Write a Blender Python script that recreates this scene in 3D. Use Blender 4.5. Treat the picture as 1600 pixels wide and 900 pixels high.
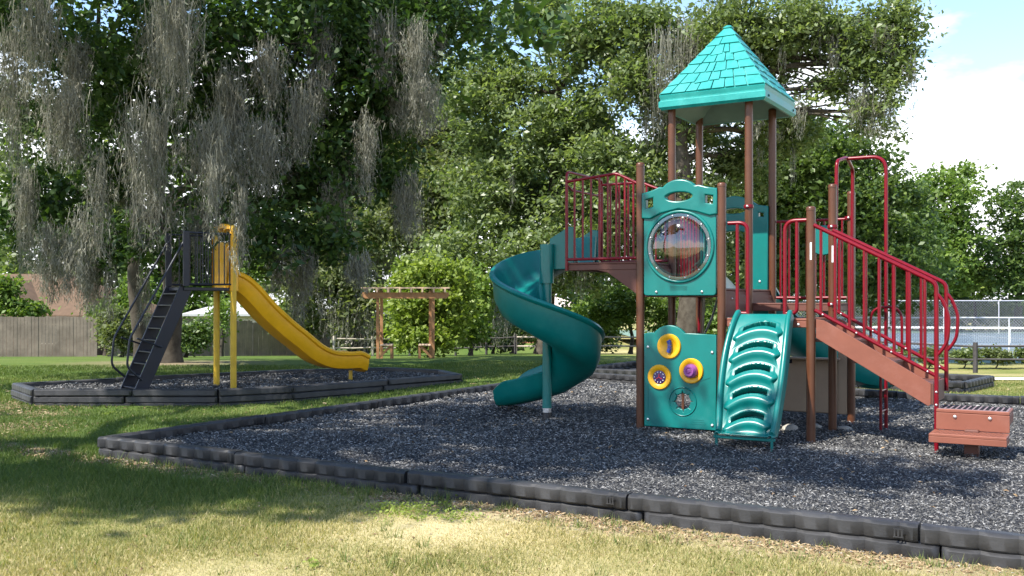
import bpy, math, random
import numpy as np
from mathutils import Vector, Matrix

random.seed(7)
RNG = np.random.default_rng(11)
R = math.radians
scene = bpy.context.scene
for _o in list(bpy.data.objects):
    bpy.data.objects.remove(_o, do_unlink=True)
COL = scene.collection

# ------------------------------------------------------------------ camera
FPX, YH, EYE = 1550.0, 471.0, 1.391          # focal length / horizon in photo pixels, eye height over the mulch
cd = bpy.data.cameras.new("camera")
cd.sensor_width = 36.0
cd.lens = 36.0 * FPX / 1600.0
cd.shift_y = (YH - 450.0) / 1600.0
cd.clip_start = 0.1
cd.clip_end = 3000.0
cam = bpy.data.objects.new("camera", cd)
cam.location = (0, 0, EYE)
cam.rotation_euler = (R(90), 0, 0)
COL.objects.link(cam)
scene.camera = cam

# ------------------------------------------------------------------ sky, sun, exposure
SUN = Vector((-0.50, -0.36, 0.79)).normalized()          # direction towards the sun
SUN_EL = math.asin(SUN.z)
SUN_AZ = math.atan2(SUN.x, SUN.y)                         # from +Y towards +X
world = bpy.data.worlds.new("World")
scene.world = world
world.use_nodes = True
wn, wl = world.node_tree.nodes, world.node_tree.links
bg = wn["Background"]
bg.inputs[1].default_value = 0.14
sky = wn.new("ShaderNodeTexSky")
sky.sky_type = 'NISHITA'
sky.sun_disc = False
sky.sun_elevation = SUN_EL
sky.sun_rotation = SUN_AZ
sky.air_density = 1.0
sky.dust_density = 0.3
sky.ozone_density = 1.6
tc = wn.new("ShaderNodeTexCoord")
mp = wn.new("ShaderNodeMapping")
mp.inputs['Scale'].default_value = (1, 1, 2.2)
mp.inputs['Location'].default_value = (0.35, 0.2, 0.1)
nz = wn.new("ShaderNodeTexNoise")
nz.inputs['Scale'].default_value = 2.6
nz.inputs['Detail'].default_value = 7
nz.inputs['Roughness'].default_value = 0.55
sp = wn.new("ShaderNodeSeparateXYZ")
mth = wn.new("ShaderNodeMath")
mth.operation = 'MULTIPLY_ADD'                           # more cloud low down, all round
mth.inputs[1].default_value = -1.9
add = wn.new("ShaderNodeMath")
add.operation = 'ADD'
rmp = wn.new("ShaderNodeValToRGB")
rmp.color_ramp.elements[0].position = 0.44
rmp.color_ramp.elements[1].position = 0.56
mix = wn.new("ShaderNodeMixRGB")
mix.inputs[2].default_value = (6.6, 6.7, 6.9, 1)
wl.new(tc.outputs['Generated'], mp.inputs[0])
wl.new(mp.outputs[0], nz.inputs['Vector'])
wl.new(tc.outputs['Generated'], sp.inputs[0])
wl.new(sp.outputs['Z'], mth.inputs[0])
mth.inputs[2].default_value = 0.37
wl.new(mth.outputs[0], add.inputs[0])
wl.new(nz.outputs['Fac'], add.inputs[1])
wl.new(add.outputs[0], rmp.inputs[0])
wl.new(rmp.outputs[0], mix.inputs[0])
wl.new(sky.outputs[0], mix.inputs[1])
wl.new(mix.outputs[0], bg.inputs[0])

sd = bpy.data.lights.new("sun", 'SUN')
sd.energy = 4.6
sd.angle = R(0.53)
sd.color = (1.0, 0.95, 0.86)
sun = bpy.data.objects.new("sun", sd)
sun.rotation_euler = SUN.to_track_quat('Z', 'Y').to_euler()
sun.location = (-20, -6, 34)
COL.objects.link(sun)

vs = scene.view_settings
vs.view_transform = 'Standard'
vs.look = 'None'
vs.gamma = 1.0
vs.use_curve_mapping = False
vs.exposure = 1.22

# ------------------------------------------------------------------ helpers
def at(px, py, Z):
    """photo pixel + depth -> point"""
    return Vector(((px - 800) / FPX * Z, Z, EYE - (py - YH) / FPX * Z))

def on_ground(px, py, z=0.0):
    Z = FPX * (EYE - z) / (py - YH)
    return Vector(((px - 800) / FPX * Z, Z, z))

def smooth01(t):
    t = min(1, max(0, t))
    return t * t * (3 - 2 * t)

def tag(o, label=None, cat=None, group=None, kind=None):
    if label: o["label"] = label
    if cat: o["category"] = cat
    if group: o["group"] = group
    if kind: o["kind"] = kind
    return o

def thing(name, label, cat, loc=(0, 0, 0), rz=0.0, group=None):
    o = bpy.data.objects.new(name, None)
    o.empty_display_size = 0.2
    o.location = loc
    o.rotation_euler = (0, 0, rz)
    COL.objects.link(o)
    return tag(o, label, cat, group)

def link(name, me, mat, parent=None, loc=None, rot=None):
    o = bpy.data.objects.new(name, me)
    COL.objects.link(o)
    if mat is not None and len(me.materials) == 0:
        me.materials.append(mat)
    if parent is not None:
        o.parent = parent
    if loc is not None: o.location = loc
    if rot is not None: o.rotation_euler = rot
    return o

class MB:
    def __init__(self):
        self.v, self.f = [], []
    def add(self, vs_, fs_):
        n = len(self.v)
        self.v += [tuple(p) for p in vs_]
        self.f += [tuple(i + n for i in f) for f in fs_]
        return self
    def box(self, c, s, m=None, bev=0.0):
        x, y, z = s[0] / 2, s[1] / 2, s[2] / 2
        if bev > 0:
            b = min(bev, x * .9, y * .9, z * .9)
            vs_, fs_ = [], []
            for k, (zz, ins) in enumerate(((-z, b), (-z + b, 0), (z - b, 0), (z, b))):
                a, d = x - ins, y - ins
                q = b * (0.6 if ins == 0 else 0.9)
                ring = [(-a + q, -d), (a - q, -d), (a, -d + q), (a, d - q), (a - q, d), (-a + q, d), (-a, d - q), (-a, -d + q)]
                vs_ += [(p[0], p[1], zz) for p in ring]
            for k in range(3):
                for i in range(8):
                    j = (i + 1) % 8
                    fs_.append((k * 8 + i, k * 8 + j, k * 8 + 8 + j, k * 8 + 8 + i))
            fs_.append(tuple(range(7, -1, -1)))
            fs_.append(tuple(range(24, 32)))
        else:
            vs_ = [(-x, -y, -z), (x, -y, -z), (x, y, -z), (-x, y, -z), (-x, -y, z), (x, -y, z), (x, y, z), (-x, y, z)]
            fs_ = [(0, 3, 2, 1), (4, 5, 6, 7), (0, 1, 5, 4), (1, 2, 6, 5), (2, 3, 7, 6), (3, 0, 4, 7)]
        c = Vector(c)
        out = [(m @ Vector(p) if m is not None else Vector(p)) + c for p in vs_]
        return self.add(out, fs_)
    def bar(self, a, b, w, h, up=(0, 0, 1), bev=0.0):
        a, b = Vector(a), Vector(b)
        d = (b - a)
        L = d.length
        x = d.normalized()
        y = Vector(up).cross(x)
        if y.length < 1e-4: y = Vector((0, 1, 0))
        y.normalize()
        z = x.cross(y)
        m = Matrix((x, y, z)).transposed()
        return self.box((a + b) / 2, (L, w, h), m, bev)
    def tube(self, path, r, n=10, cap=True):
        P = [Vector(p) for p in path]
        rs = r if isinstance(r, (list, tuple)) else [r] * len(P)
        base = len(self.v)
        t0 = (P[1] - P[0]).normalized()
        side = t0.cross(Vector((0, 0, 1)))
        if side.length < 1e-3: side = t0.cross(Vector((1, 0, 0)))
        side.normalize()
        for i, p in enumerate(P):
            if i == 0: t = P[1] - P[0]
            elif i == len(P) - 1: t = P[-1] - P[-2]
            else: t = (P[i + 1] - P[i]).normalized() + (P[i] - P[i - 1]).normalized()
            if t.length < 1e-6: t = t0.copy()
            t.normalize()
            side = side - t * side.dot(t)
            if side.length < 1e-5: side = t.orthogonal()
            side.normalize()
            up = side.cross(t)
            for k in range(n):
                a = 2 * math.pi * k / n
                self.v.append(tuple(p + (side * math.cos(a) + up * math.sin(a)) * rs[i]))
        for i in range(len(P) - 1):
            for k in range(n):
                k2 = (k + 1) % n
                self.f.append((base + i * n + k, base + i * n + k2, base + (i + 1) * n + k2, base + (i + 1) * n + k))
        if cap:
            self.f.append(tuple(base + k for k in range(n - 1, -1, -1)))
            e = base + (len(P) - 1) * n
            self.f.append(tuple(e + k for k in range(n)))
        return self
    def lathe(self, prof, n=20, m=None, c=(0, 0, 0)):
        """prof: (radius, height) pairs round local z"""
        c = Vector(c)
        base = len(self.v)
        for (r, h) in prof:
            for k in range(n):
                a = 2 * math.pi * k / n
                p = Vector((r * math.cos(a), r * math.sin(a), h))
                self.v.append(tuple((m @ p if m is not None else p) + c))
        for i in range(len(prof) - 1):
            for k in range(n):
                k2 = (k + 1) % n
                self.f.append((base + i * n + k, base + i * n + k2, base + (i + 1) * n + k2, base + (i + 1) * n + k))
        self.f.append(tuple(base + k for k in range(n - 1, -1, -1)))
        e = base + (len(prof) - 1) * n
        self.f.append(tuple(e + k for k in range(n)))
        return self
    def sweep(self, path, sides, ups, section, closed=True):
        """section: list of (side, up) or function(i)->list; closed polygon"""
        base = len(self.v)
        n = None
        for i, p in enumerate(path):
            sec = section(i) if callable(section) else section
            n = len(sec)
            for (s, u) in sec:
                self.v.append(tuple(Vector(p) + Vector(sides[i]) * s + Vector(ups[i]) * u))
        kk = n if closed else n - 1
        for i in range(len(path) - 1):
            for k in range(kk):
                k2 = (k + 1) % n
                self.f.append((base + i * n + k, base + (i + 1) * n + k, base + (i + 1) * n + k2, base + i * n + k2))
        if closed:
            self.f.append(tuple(base + k for k in range(n)))
            e = base + (len(path) - 1) * n
            self.f.append(tuple(e + k for k in range(n - 1, -1, -1)))
        return self
    def mesh(self, name, smooth=None):
        me = bpy.data.meshes.new(name)
        me.from_pydata(self.v, [], self.f)
        me.update()
        if smooth is not None:
            me.polygons.foreach_set("use_smooth", [True] * len(me.polygons))
            if smooth < 179:
                me.set_sharp_from_angle(angle=R(smooth))
        return me
    def build(self, name, mat, parent=None, smooth=None, loc=None, rot=None):
        return link(name, self.mesh(name, smooth), mat, parent, loc, rot)

def np_mesh(name, verts, faces_n, attr=None, attr_name="tone"):
    """verts (N,3); every face uses faces_n consecutive verts; attr per face"""
    N = len(verts)
    F = N // faces_n
    me = bpy.data.meshes.new(name)
    me.vertices.add(N)
    me.vertices.foreach_set("co", np.ascontiguousarray(verts, dtype=np.float32).ravel())
    me.loops.add(N)
    me.loops.foreach_set("vertex_index", np.arange(N, dtype=np.int32))
    me.polygons.add(F)
    me.polygons.foreach_set("loop_start", np.arange(F, dtype=np.int32) * faces_n)
    me.polygons.foreach_set("loop_total", np.full(F, faces_n, dtype=np.int32))
    if attr is not None:
        a = me.attributes.new(attr_name, 'FLOAT', 'FACE')
        a.data.foreach_set("value", np.ascontiguousarray(attr, dtype=np.float32))
    me.update(calc_edges=True)
    return me

def curve_panel(splines, extrude, bevel, res=2):
    """filled 2-D outline with holes -> mesh lying in local XZ, thickness along Y"""
    cu = bpy.data.curves.new("outline", 'CURVE')
    cu.dimensions = '2D'
    cu.fill_mode = 'BOTH'
    cu.extrude = extrude
    cu.bevel_depth = bevel
    cu.bevel_resolution = res
    for pts in splines:
        s = cu.splines.new('POLY')
        s.points.add(len(pts) - 1)
        for i, p in enumerate(pts):
            s.points[i].co = (p[0], p[1], 0, 1)
        s.use_cyclic_u = True
    ob = bpy.data.objects.new("outline", cu)
    COL.objects.link(ob)
    dg = bpy.context.evaluated_depsgraph_get()
    me = bpy.data.meshes.new_from_object(ob.evaluated_get(dg))
    bpy.data.objects.remove(ob, do_unlink=True)
    bpy.data.curves.remove(cu)
    me.transform(Matrix(((1, 0, 0, 0), (0, 0, -1, 0), (0, 1, 0, 0), (0, 0, 0, 1))))
    me.polygons.foreach_set("use_smooth", [True] * len(me.polygons))
    me.set_sharp_from_angle(angle=R(35))
    me.materials.clear()
    return me

def ellipse(cx, cy, rx, ry, n=32, a0=0, a1=2 * math.pi):
    full = abs(a1 - a0 - 2 * math.pi) < 1e-6
    m = n if full else n + 1
    return [(cx + rx * math.cos(a0 + (a1 - a0) * i / n), cy + ry * math.sin(a0 + (a1 - a0) * i / n)) for i in range(m)]

def fillet(P, r, n=6):
    """round the corners of a 3-D polyline"""
    P = [Vector(p) for p in P]
    out = [P[0]]
    for i in range(1, len(P) - 1):
        a, b, c = P[i - 1], P[i], P[i + 1]
        ra = min(r, (a - b).length * .49, (c - b).length * .49)
        p0 = b + (a - b).normalized() * ra
        p1 = b + (c - b).normalized() * ra
        for k in range(n + 1):
            t = k / n
            out.append(p0 * (1 - t) ** 2 + b * 2 * t * (1 - t) + p1 * t * t)
    out.append(P[-1])
    return out

def catmull(P, n=8):
    P = [Vector(p) for p in P]
    Q = [P[0] * 2 - P[1]] + P + [P[-1] * 2 - P[-2]]
    out = []
    for i in range(1, len(Q) - 2):
        for k in range(n):
            t = k / n
            a, b, c, d = Q[i - 1], Q[i], Q[i + 1], Q[i + 2]
            out.append(0.5 * ((2 * b) + (c - a) * t + (2 * a - 5 * b + 4 * c - d) * t * t + (3 * b - a - 3 * c + d) * t ** 3))
    out.append(P[-1])
    return out

# ------------------------------------------------------------------ materials
def mat(name, col, rough=0.5, spec=0.5, vary=0.12, scale=6.0, bump=0.0, bscale=80.0, metal=0.0, dust=None, coat=0.0, wear=0.0):
    m = bpy.data.materials.new(name)
    m.use_nodes = True
    n, l = m.node_tree.nodes, m.node_tree.links
    b = n["Principled BSDF"]
    b.inputs['Roughness'].default_value = rough
    b.inputs['Specular IOR Level'].default_value = spec
    b.inputs['Metallic'].default_value = metal
    b.inputs['Coat Weight'].default_value = coat
    tcn = n.new("ShaderNodeTexCoord")
    t = n.new("ShaderNodeTexNoise")
    t.inputs['Scale'].default_value = scale
    t.inputs['Detail'].default_value = 6
    t.inputs['Roughness'].default_value = 0.65
    l.new(tcn.outputs['Object'], t.inputs['Vector'])
    r = n.new("ShaderNodeValToRGB")
    r.color_ramp.elements[0].position = 0.3
    r.color_ramp.elements[1].position = 0.7
    lo = [max(0, c * (1 - vary)) for c in col]
    hi = [min(1, c * (1 + vary)) for c in col]
    if dust: hi = [hi[i] * (1 - dust[3]) + dust[i] * dust[3] for i in range(3)]
    r.color_ramp.elements[0].color = (*lo, 1)
    r.color_ramp.elements[1].color = (*hi, 1)
    l.new(t.outputs['Fac'], r.inputs[0])
    if wear > 0:
        t3 = n.new("ShaderNodeTexNoise")
        t3.inputs['Scale'].default_value = 2.3
        t3.inputs['Detail'].default_value = 10
        t3.inputs['Roughness'].default_value = 0.78
        l.new(tcn.outputs['Object'], t3.inputs['Vector'])
        w3 = n.new("ShaderNodeMapRange")
        w3.inputs['From Min'].default_value = 0.52
        w3.inputs['From Max'].default_value = 0.70
        w3.inputs['To Max'].default_value = wear
        l.new(t3.outputs['Fac'], w3.inputs[0])
        mw = n.new("ShaderNodeMixRGB")
        g_ = sum(col) / 3
        mw.inputs[2].default_value = (*[min(.8, (c * .7 + g_ * .3) * 1.9 + .03) for c in col], 1)
        l.new(w3.outputs[0], mw.inputs[0]); l.new(r.outputs[0], mw.inputs[1])
        l.new(mw.outputs[0], b.inputs['Base Color'])
    else:
        l.new(r.outputs[0], b.inputs['Base Color'])
    mr = n.new("ShaderNodeMapRange")
    mr.inputs['To Min'].default_value = max(0.05, rough - 0.1)
    mr.inputs['To Max'].default_value = min(1, rough + 0.14)
    l.new(t.outputs['Fac'], mr.inputs[0])
    l.new(mr.outputs[0], b.inputs['Roughness'])
    if bump:
        t2 = n.new("ShaderNodeTexNoise")
        t2.inputs['Scale'].default_value = bscale
        t2.inputs['Detail'].default_value = 4
        l.new(tcn.outputs['Object'], t2.inputs['Vector'])
        bp = n.new("ShaderNodeBump")
        bp.inputs['Strength'].default_value = bump
        bp.inputs['Distance'].default_value = 0.01
        l.new(t2.outputs['Fac'], bp.inputs['Height'])
        l.new(bp.outputs[0], b.inputs['Normal'])
    return m

def tone_mat(name, stops, rough=0.7, spec=0.25, trans=0.0, tcol=None, patch=None):
    """colour from the per-face attribute 'tone'; optional translucency (leaves)"""
    m = bpy.data.materials.new(name)
    m.use_nodes = True
    n, l = m.node_tree.nodes, m.node_tree.links
    b = n["Principled BSDF"]
    b.inputs['Roughness'].default_value = rough
    b.inputs['Specular IOR Level'].default_value = spec
    a = n.new("ShaderNodeAttribute")
    a.attribute_name = "tone"
    r = n.new("ShaderNodeValToRGB")
    els = r.color_ramp.elements
    while len(els) < len(stops): els.new(0.5)
    for e, (p, c) in zip(els, stops):
        e.position = p
        e.color = (*c, 1)
    l.new(a.outputs['Fac'], r.inputs[0])
    l.new(r.outputs[0], b.inputs['Base Color'])
    if trans > 0:
        tr = n.new("ShaderNodeBsdfTranslucent")
        g = n.new("ShaderNodeMixRGB")
        g.blend_type = 'MULTIPLY'
        g.inputs[0].default_value = 1
        g.inputs[2].default_value = (*(tcol or (1.5, 1.6, 0.7)), 1)
        l.new(r.outputs[0], g.inputs[1])
        l.new(g.outputs[0], tr.inputs[0])
        mx = n.new("ShaderNodeMixShader")
        mx.inputs[0].default_value = trans
        l.new(b.outputs[0], mx.inputs[1])
        l.new(tr.outputs[0], mx.inputs[2])
        l.new(mx.outputs[0], n["Material Output"].inputs[0])
    return m

M = {}
M['teal'] = mat("teal_plastic", (0.001, 0.135, 0.122), 0.30, 0.42, 0.12, 3, 0.04, 220, wear=.16)
M['teal_roof'] = mat("roof_plastic", (0.001, 0.235, 0.222), 0.40, 0.5, 0.18, 5, 0.08, 120, dust=(.05, .36, .33, .25), wear=.2)
M['teal_in'] = mat("roof_lining", (0.16, 0.26, 0.25), 0.6, 0.4, 0.15, 4)
M['maroon'] = mat("maroon_powder_coat", (0.150, 0.001, 0.008), 0.30, 0.30, 0.10, 8, wear=.05)
M['brown'] = mat("brown_powder_coat", (0.088, 0.031, 0.013), 0.36, 0.45, 0.16, 5, 0.02, 150, wear=.22)
M['deck'] = mat("deck_vinyl", (0.195, 0.066, 0.041), 0.55, 0.35, 0.10, 4, 0.05, 200, wear=.22)
M['deckdark'] = mat("deck_vinyl_brown", (0.110, 0.042, 0.030), 0.55, 0.4, 0.12, 4, 0.05, 200)
M['tread'] = mat("perforated_tread", (0.20, 0.14, 0.15), 0.6, 0.35, 0.2, 12, 0.1, 90)
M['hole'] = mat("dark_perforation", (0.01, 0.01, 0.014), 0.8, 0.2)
M['tan'] = mat("tan_plastic", (0.36, 0.27, 0.19), 0.5, 0.4, 0.08, 5)
M['yellow'] = mat("yellow_plastic", (0.72, 0.36, 0.006), 0.34, 0.45, 0.10, 4, 0.03, 160, wear=.12)
M['yellowm'] = mat("yellow_paint", (0.54, 0.34, 0.015), 0.4, 0.5, 0.12, 6)
M['navy'] = mat("navy_paint", (0.0045, 0.0065, 0.016), 0.42, 0.5, 0.2, 6)
M['blue'] = mat("blue_plastic", (0.05, 0.09, 0.38), 0.4, 0.5, 0.1, 8)
M['purple'] = mat("purple_plastic", (0.28, 0.07, 0.27), 0.4, 0.5, 0.1, 8)
M['red'] = mat("red_plastic", (0.5, 0.03, 0.05), 0.4)
M['steel'] = mat("galvanised_steel", (0.55, 0.56, 0.57), 0.35, 0.5, 0.12, 20, 0, 80, metal=0.8)
M['white'] = mat("white_sticker", (0.78, 0.79, 0.8), 0.4, 0.5, 0.05, 8)
M['border'] = mat("black_recycled_plastic", (0.019, 0.0195, 0.022), 0.48, 0.45, 0.3, 5, 0.12, 90, dust=(.13, .12, .11, .14), wear=.3)
M['rubber_bed'] = mat("rubber_bed", (0.030, 0.031, 0.036), 0.85, 0.3, 0.5, 40, 0.8, 60)
M['cedar'] = mat("cedar_stain", (0.34, 0.175, 0.080), 0.65, 0.3, 0.25, 5, 0.1, 60)
M['cedar_pale'] = mat("weathered_cedar", (0.52, 0.38, 0.26), 0.7, 0.3, 0.2, 8, 0.1, 60)
M['greywood'] = mat("weathered_board", (0.235, 0.190, 0.150), 0.85, 0.2, 0.3, 1.6, 0.3, 30)
M['palerail'] = mat("bleached_rail", (0.46, 0.40, 0.33), 0.85, 0.2, 0.2, 4, 0.2, 30)
M['darkrail'] = mat("dark_rail", (0.055, 0.050, 0.050), 0.75, 0.3, 0.3, 4, 0.2, 30)
M['bark'] = mat("oak_bark", (0.060, 0.047, 0.036), 0.95, 0.15, 0.45, 3.0, 0.9, 14, dust=(.13, .13, .11, .30))
M['shingle'] = mat("brown_roof_shingle", (0.120, 0.078, 0.050), 0.9, 0.2, 0.2, 2.5, 0.3, 25)
M['brickwall'] = mat("brown_brick_wall", (0.12, 0.07, 0.05), 0.9, 0.2, 0.2, 4, 0.3, 20)
M['palewall'] = mat("pale_siding", (0.62, 0.52, 0.46), 0.8, 0.3, 0.1, 3)
M['paleroof'] = mat("pale_metal_roof", (0.45, 0.45, 0.44), 0.5, 0.4, 0.08, 3)
M['orangebrick'] = mat("orange_brick", (0.38, 0.17, 0.10), 0.9, 0.2, 0.25, 8, 0.2, 30)
M['concrete'] = mat("pale_concrete", (0.60, 0.57, 0.52), 0.9, 0.2, 0.1, 1.5, 0.1, 40)
M['court'] = mat("blue_court", (0.135, 0.18, 0.225), 0.8, 0.3, 0.08, 0.6)
M['courtgreen'] = mat("green_court_edge", (0.15, 0.23, 0.19), 0.8, 0.3, 0.08, 0.6)
M['line'] = mat("white_line_paint", (0.75, 0.75, 0.74), 0.7, 0.3, 0.05, 2)
M['wire'] = mat("chain_link_wire", (0.28, 0.30, 0.31), 0.5, 0.4, 0.1, 3)
M['galv'] = mat("pale_fence_pipe", (0.50, 0.51, 0.52), 0.45, 0.5, 0.06, 4)
M['netblack'] = mat("net_cord", (0.05, 0.06, 0.07), 0.8, 0.2)
M['rock'] = mat("pale_concrete_footing", (0.34, 0.32, 0.28), 0.9, 0.2, 0.25, 9, 0.4, 30)
M['window'] = mat("dark_window_glass", (0.04, 0.05, 0.06), 0.15, 0.6)

def bubble_mat():
    m = bpy.data.materials.new("clear_bubble_plastic")
    m.use_nodes = True
    n, l = m.node_tree.nodes, m.node_tree.links
    n.remove(n["Principled BSDF"])
    t = n.new("ShaderNodeBsdfTransparent")
    t.inputs[0].default_value = (0.80, 0.79, 0.83, 1)
    g = n.new("ShaderNodeBsdfGlossy")
    g.inputs['Roughness'].default_value = 0.04
    f = n.new("ShaderNodeLayerWeight")
    f.inputs[0].default_value = 0.42
    mx = n.new("ShaderNodeMixShader")
    mr = n.new("ShaderNodeMapRange")
    mr.inputs['To Min'].default_value = 0.10
    mr.inputs['To Max'].default_value = 0.75
    l.new(f.outputs['Fresnel'], mr.inputs[0])
    l.new(mr.outputs[0], mx.inputs[0])
    l.new(t.outputs[0], mx.inputs[1])
    l.new(g.outputs[0], mx.inputs[2])
    l.new(mx.outputs[0], n["Material Output"].inputs[0])
    return m
M['bubble'] = bubble_mat()

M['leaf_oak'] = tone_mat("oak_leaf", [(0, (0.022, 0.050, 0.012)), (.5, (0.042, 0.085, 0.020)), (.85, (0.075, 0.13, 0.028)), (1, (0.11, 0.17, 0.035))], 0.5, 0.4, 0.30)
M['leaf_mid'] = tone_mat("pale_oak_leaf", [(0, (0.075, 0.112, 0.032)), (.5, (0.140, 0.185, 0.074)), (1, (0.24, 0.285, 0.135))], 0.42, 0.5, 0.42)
M['leaf_dark'] = tone_mat("deep_green_leaf", [(0, (0.045, 0.082, 0.020)), (.5, (0.085, 0.138, 0.036)), (1, (0.15, 0.205, 0.058))], 0.45, 0.45, 0.40)
M['leaf_lime'] = tone_mat("lime_leaf", [(0, (0.11, 0.165, 0.026)), (.5, (0.18, 0.24, 0.040)), (1, (0.27, 0.32, 0.075))], 0.5, 0.35, 0.38)
M['leaf_bright'] = tone_mat("fresh_green_leaf", [(0, (0.075, 0.13, 0.022)), (.5, (0.12, 0.19, 0.034)), (1, (0.18, 0.25, 0.050))], 0.5, 0.35, 0.34)
M['leaf_grey'] = tone_mat("grey_green_leaf", [(0, (0.075, 0.10, 0.038)), (.5, (0.135, 0.165, 0.068)), (1, (0.21, 0.225, 0.115))], 0.55, 0.35, 0.40)
M['moss'] = tone_mat("spanish_moss", [(0, (0.125, 0.128, 0.103)), (.5, (0.222, 0.222, 0.182)), (1, (0.35, 0.345, 0.285))], 0.9, 0.1, 0.30, (1.2, 1.15, 0.95))
M['grass'] = tone_mat("grass_blade", [(0, (0.078, 0.120, 0.028)), (.35, (0.130, 0.172, 0.044)), (.6, (0.27, 0.25, 0.095)), (1, (0.50, 0.42, 0.235))], 0.6, 0.25, 0.30)
M['mulch'] = tone_mat("shredded_rubber", [(0, (0.018, 0.0175, 0.017)), (.42, (0.056, 0.055, 0.053)), (.78, (0.140, 0.137, 0.132)), (1, (0.34, 0.335, 0.325))], 0.55, 0.5)  # palest grains put sun glints into the rubber's colour
M['litter'] = tone_mat("dry_leaf_litter", [(0, (0.14, 0.085, 0.045)), (.5, (0.26, 0.18, 0.10)), (1, (0.42, 0.33, 0.21))], 0.8, 0.2)

# ------------------------------------------------------------------ terrain
def terrain(x, y):
    ang = x / max(y, 4.0)
    zl = -0.06 - 0.050 * max(0, y - 26.0)
    zl = max(zl, -2.1)
    if 24 < y < 28: zl = -0.06 - 0.050 * ((y - 24) ** 2) / 8
    zr = -0.06 - 0.062 * max(0, y - 17.5)
    if 16 < y < 19: zr = -0.06 - 0.062 * ((y - 16) ** 2) / 6
    zr = max(zr, -1.30)
    t = smooth01((ang - 0.22) / 0.20)
    z = zl * (1 - t) + zr * t
    z -= 0.10 * smooth01((-x - 0.5) / 2.5) * smooth01((y - 11.5) / 2.5)
    return z

def vnoise(x, y, s=1.0, seed=0):
    """cheap smooth value noise on numpy arrays, 0..1"""
    x = np.asarray(x) * s + 37.3 * seed
    y = np.asarray(y) * s - 91.7 * seed
    xi, yi = np.floor(x), np.floor(y)
    fx, fy = x - xi, y - yi
    fx, fy = fx * fx * (3 - 2 * fx), fy * fy * (3 - 2 * fy)
    def h(a, b):
        q = np.sin(a * 127.1 + b * 311.7 + seed * 17.3) * 43758.5453
        return q - np.floor(q)
    return (h(xi, yi) * (1 - fx) + h(xi + 1, yi) * fx) * (1 - fy) + (h(xi, yi + 1) * (1 - fx) + h(xi + 1, yi + 1) * fx) * fy

YAW = 0.538146
UX, UY = math.cos(YAW), -math.sin(YAW)
VX, VY = math.sin(YAW), math.cos(YAW)
P0 = Vector((1.393, 10.769, 0))
Q0 = Vector((-3.85, 9.33, 0))                 # near-left corner of the big pit
uu, vv = Vector((UX, UY, 0)), Vector((VX, VY, 0))

def dryness(x, y):
    """0 = lush, 1 = straw coloured; bare strip along the outside of the near border"""
    x, y = np.asarray(x, float), np.asarray(y, float)
    n = 0.55 * vnoise(x, y, 0.55, 1) + 0.3 * vnoise(x, y, 1.7, 2) + 0.15 * vnoise(x, y, 5, 3)
    base = np.clip((8.0 - y) / 1.5, 0, 1) * 0.70 + np.clip((x + 0.5) / 4, 0, 1) * 0.18
    base = base + 0.34 * np.clip((x - 3.5) / 2, 0, 1) * np.clip((y - 12) / 3, 0, 1)
    return np.clip(0.10 + base + (n - 0.5) * 0.80, 0, 1)

def border_dist(x, y):
    """signed distance outside the near border line"""
    return -((np.asarray(x) - Q0.x) * VX + (np.asarray(y) - Q0.y) * VY)

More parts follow.
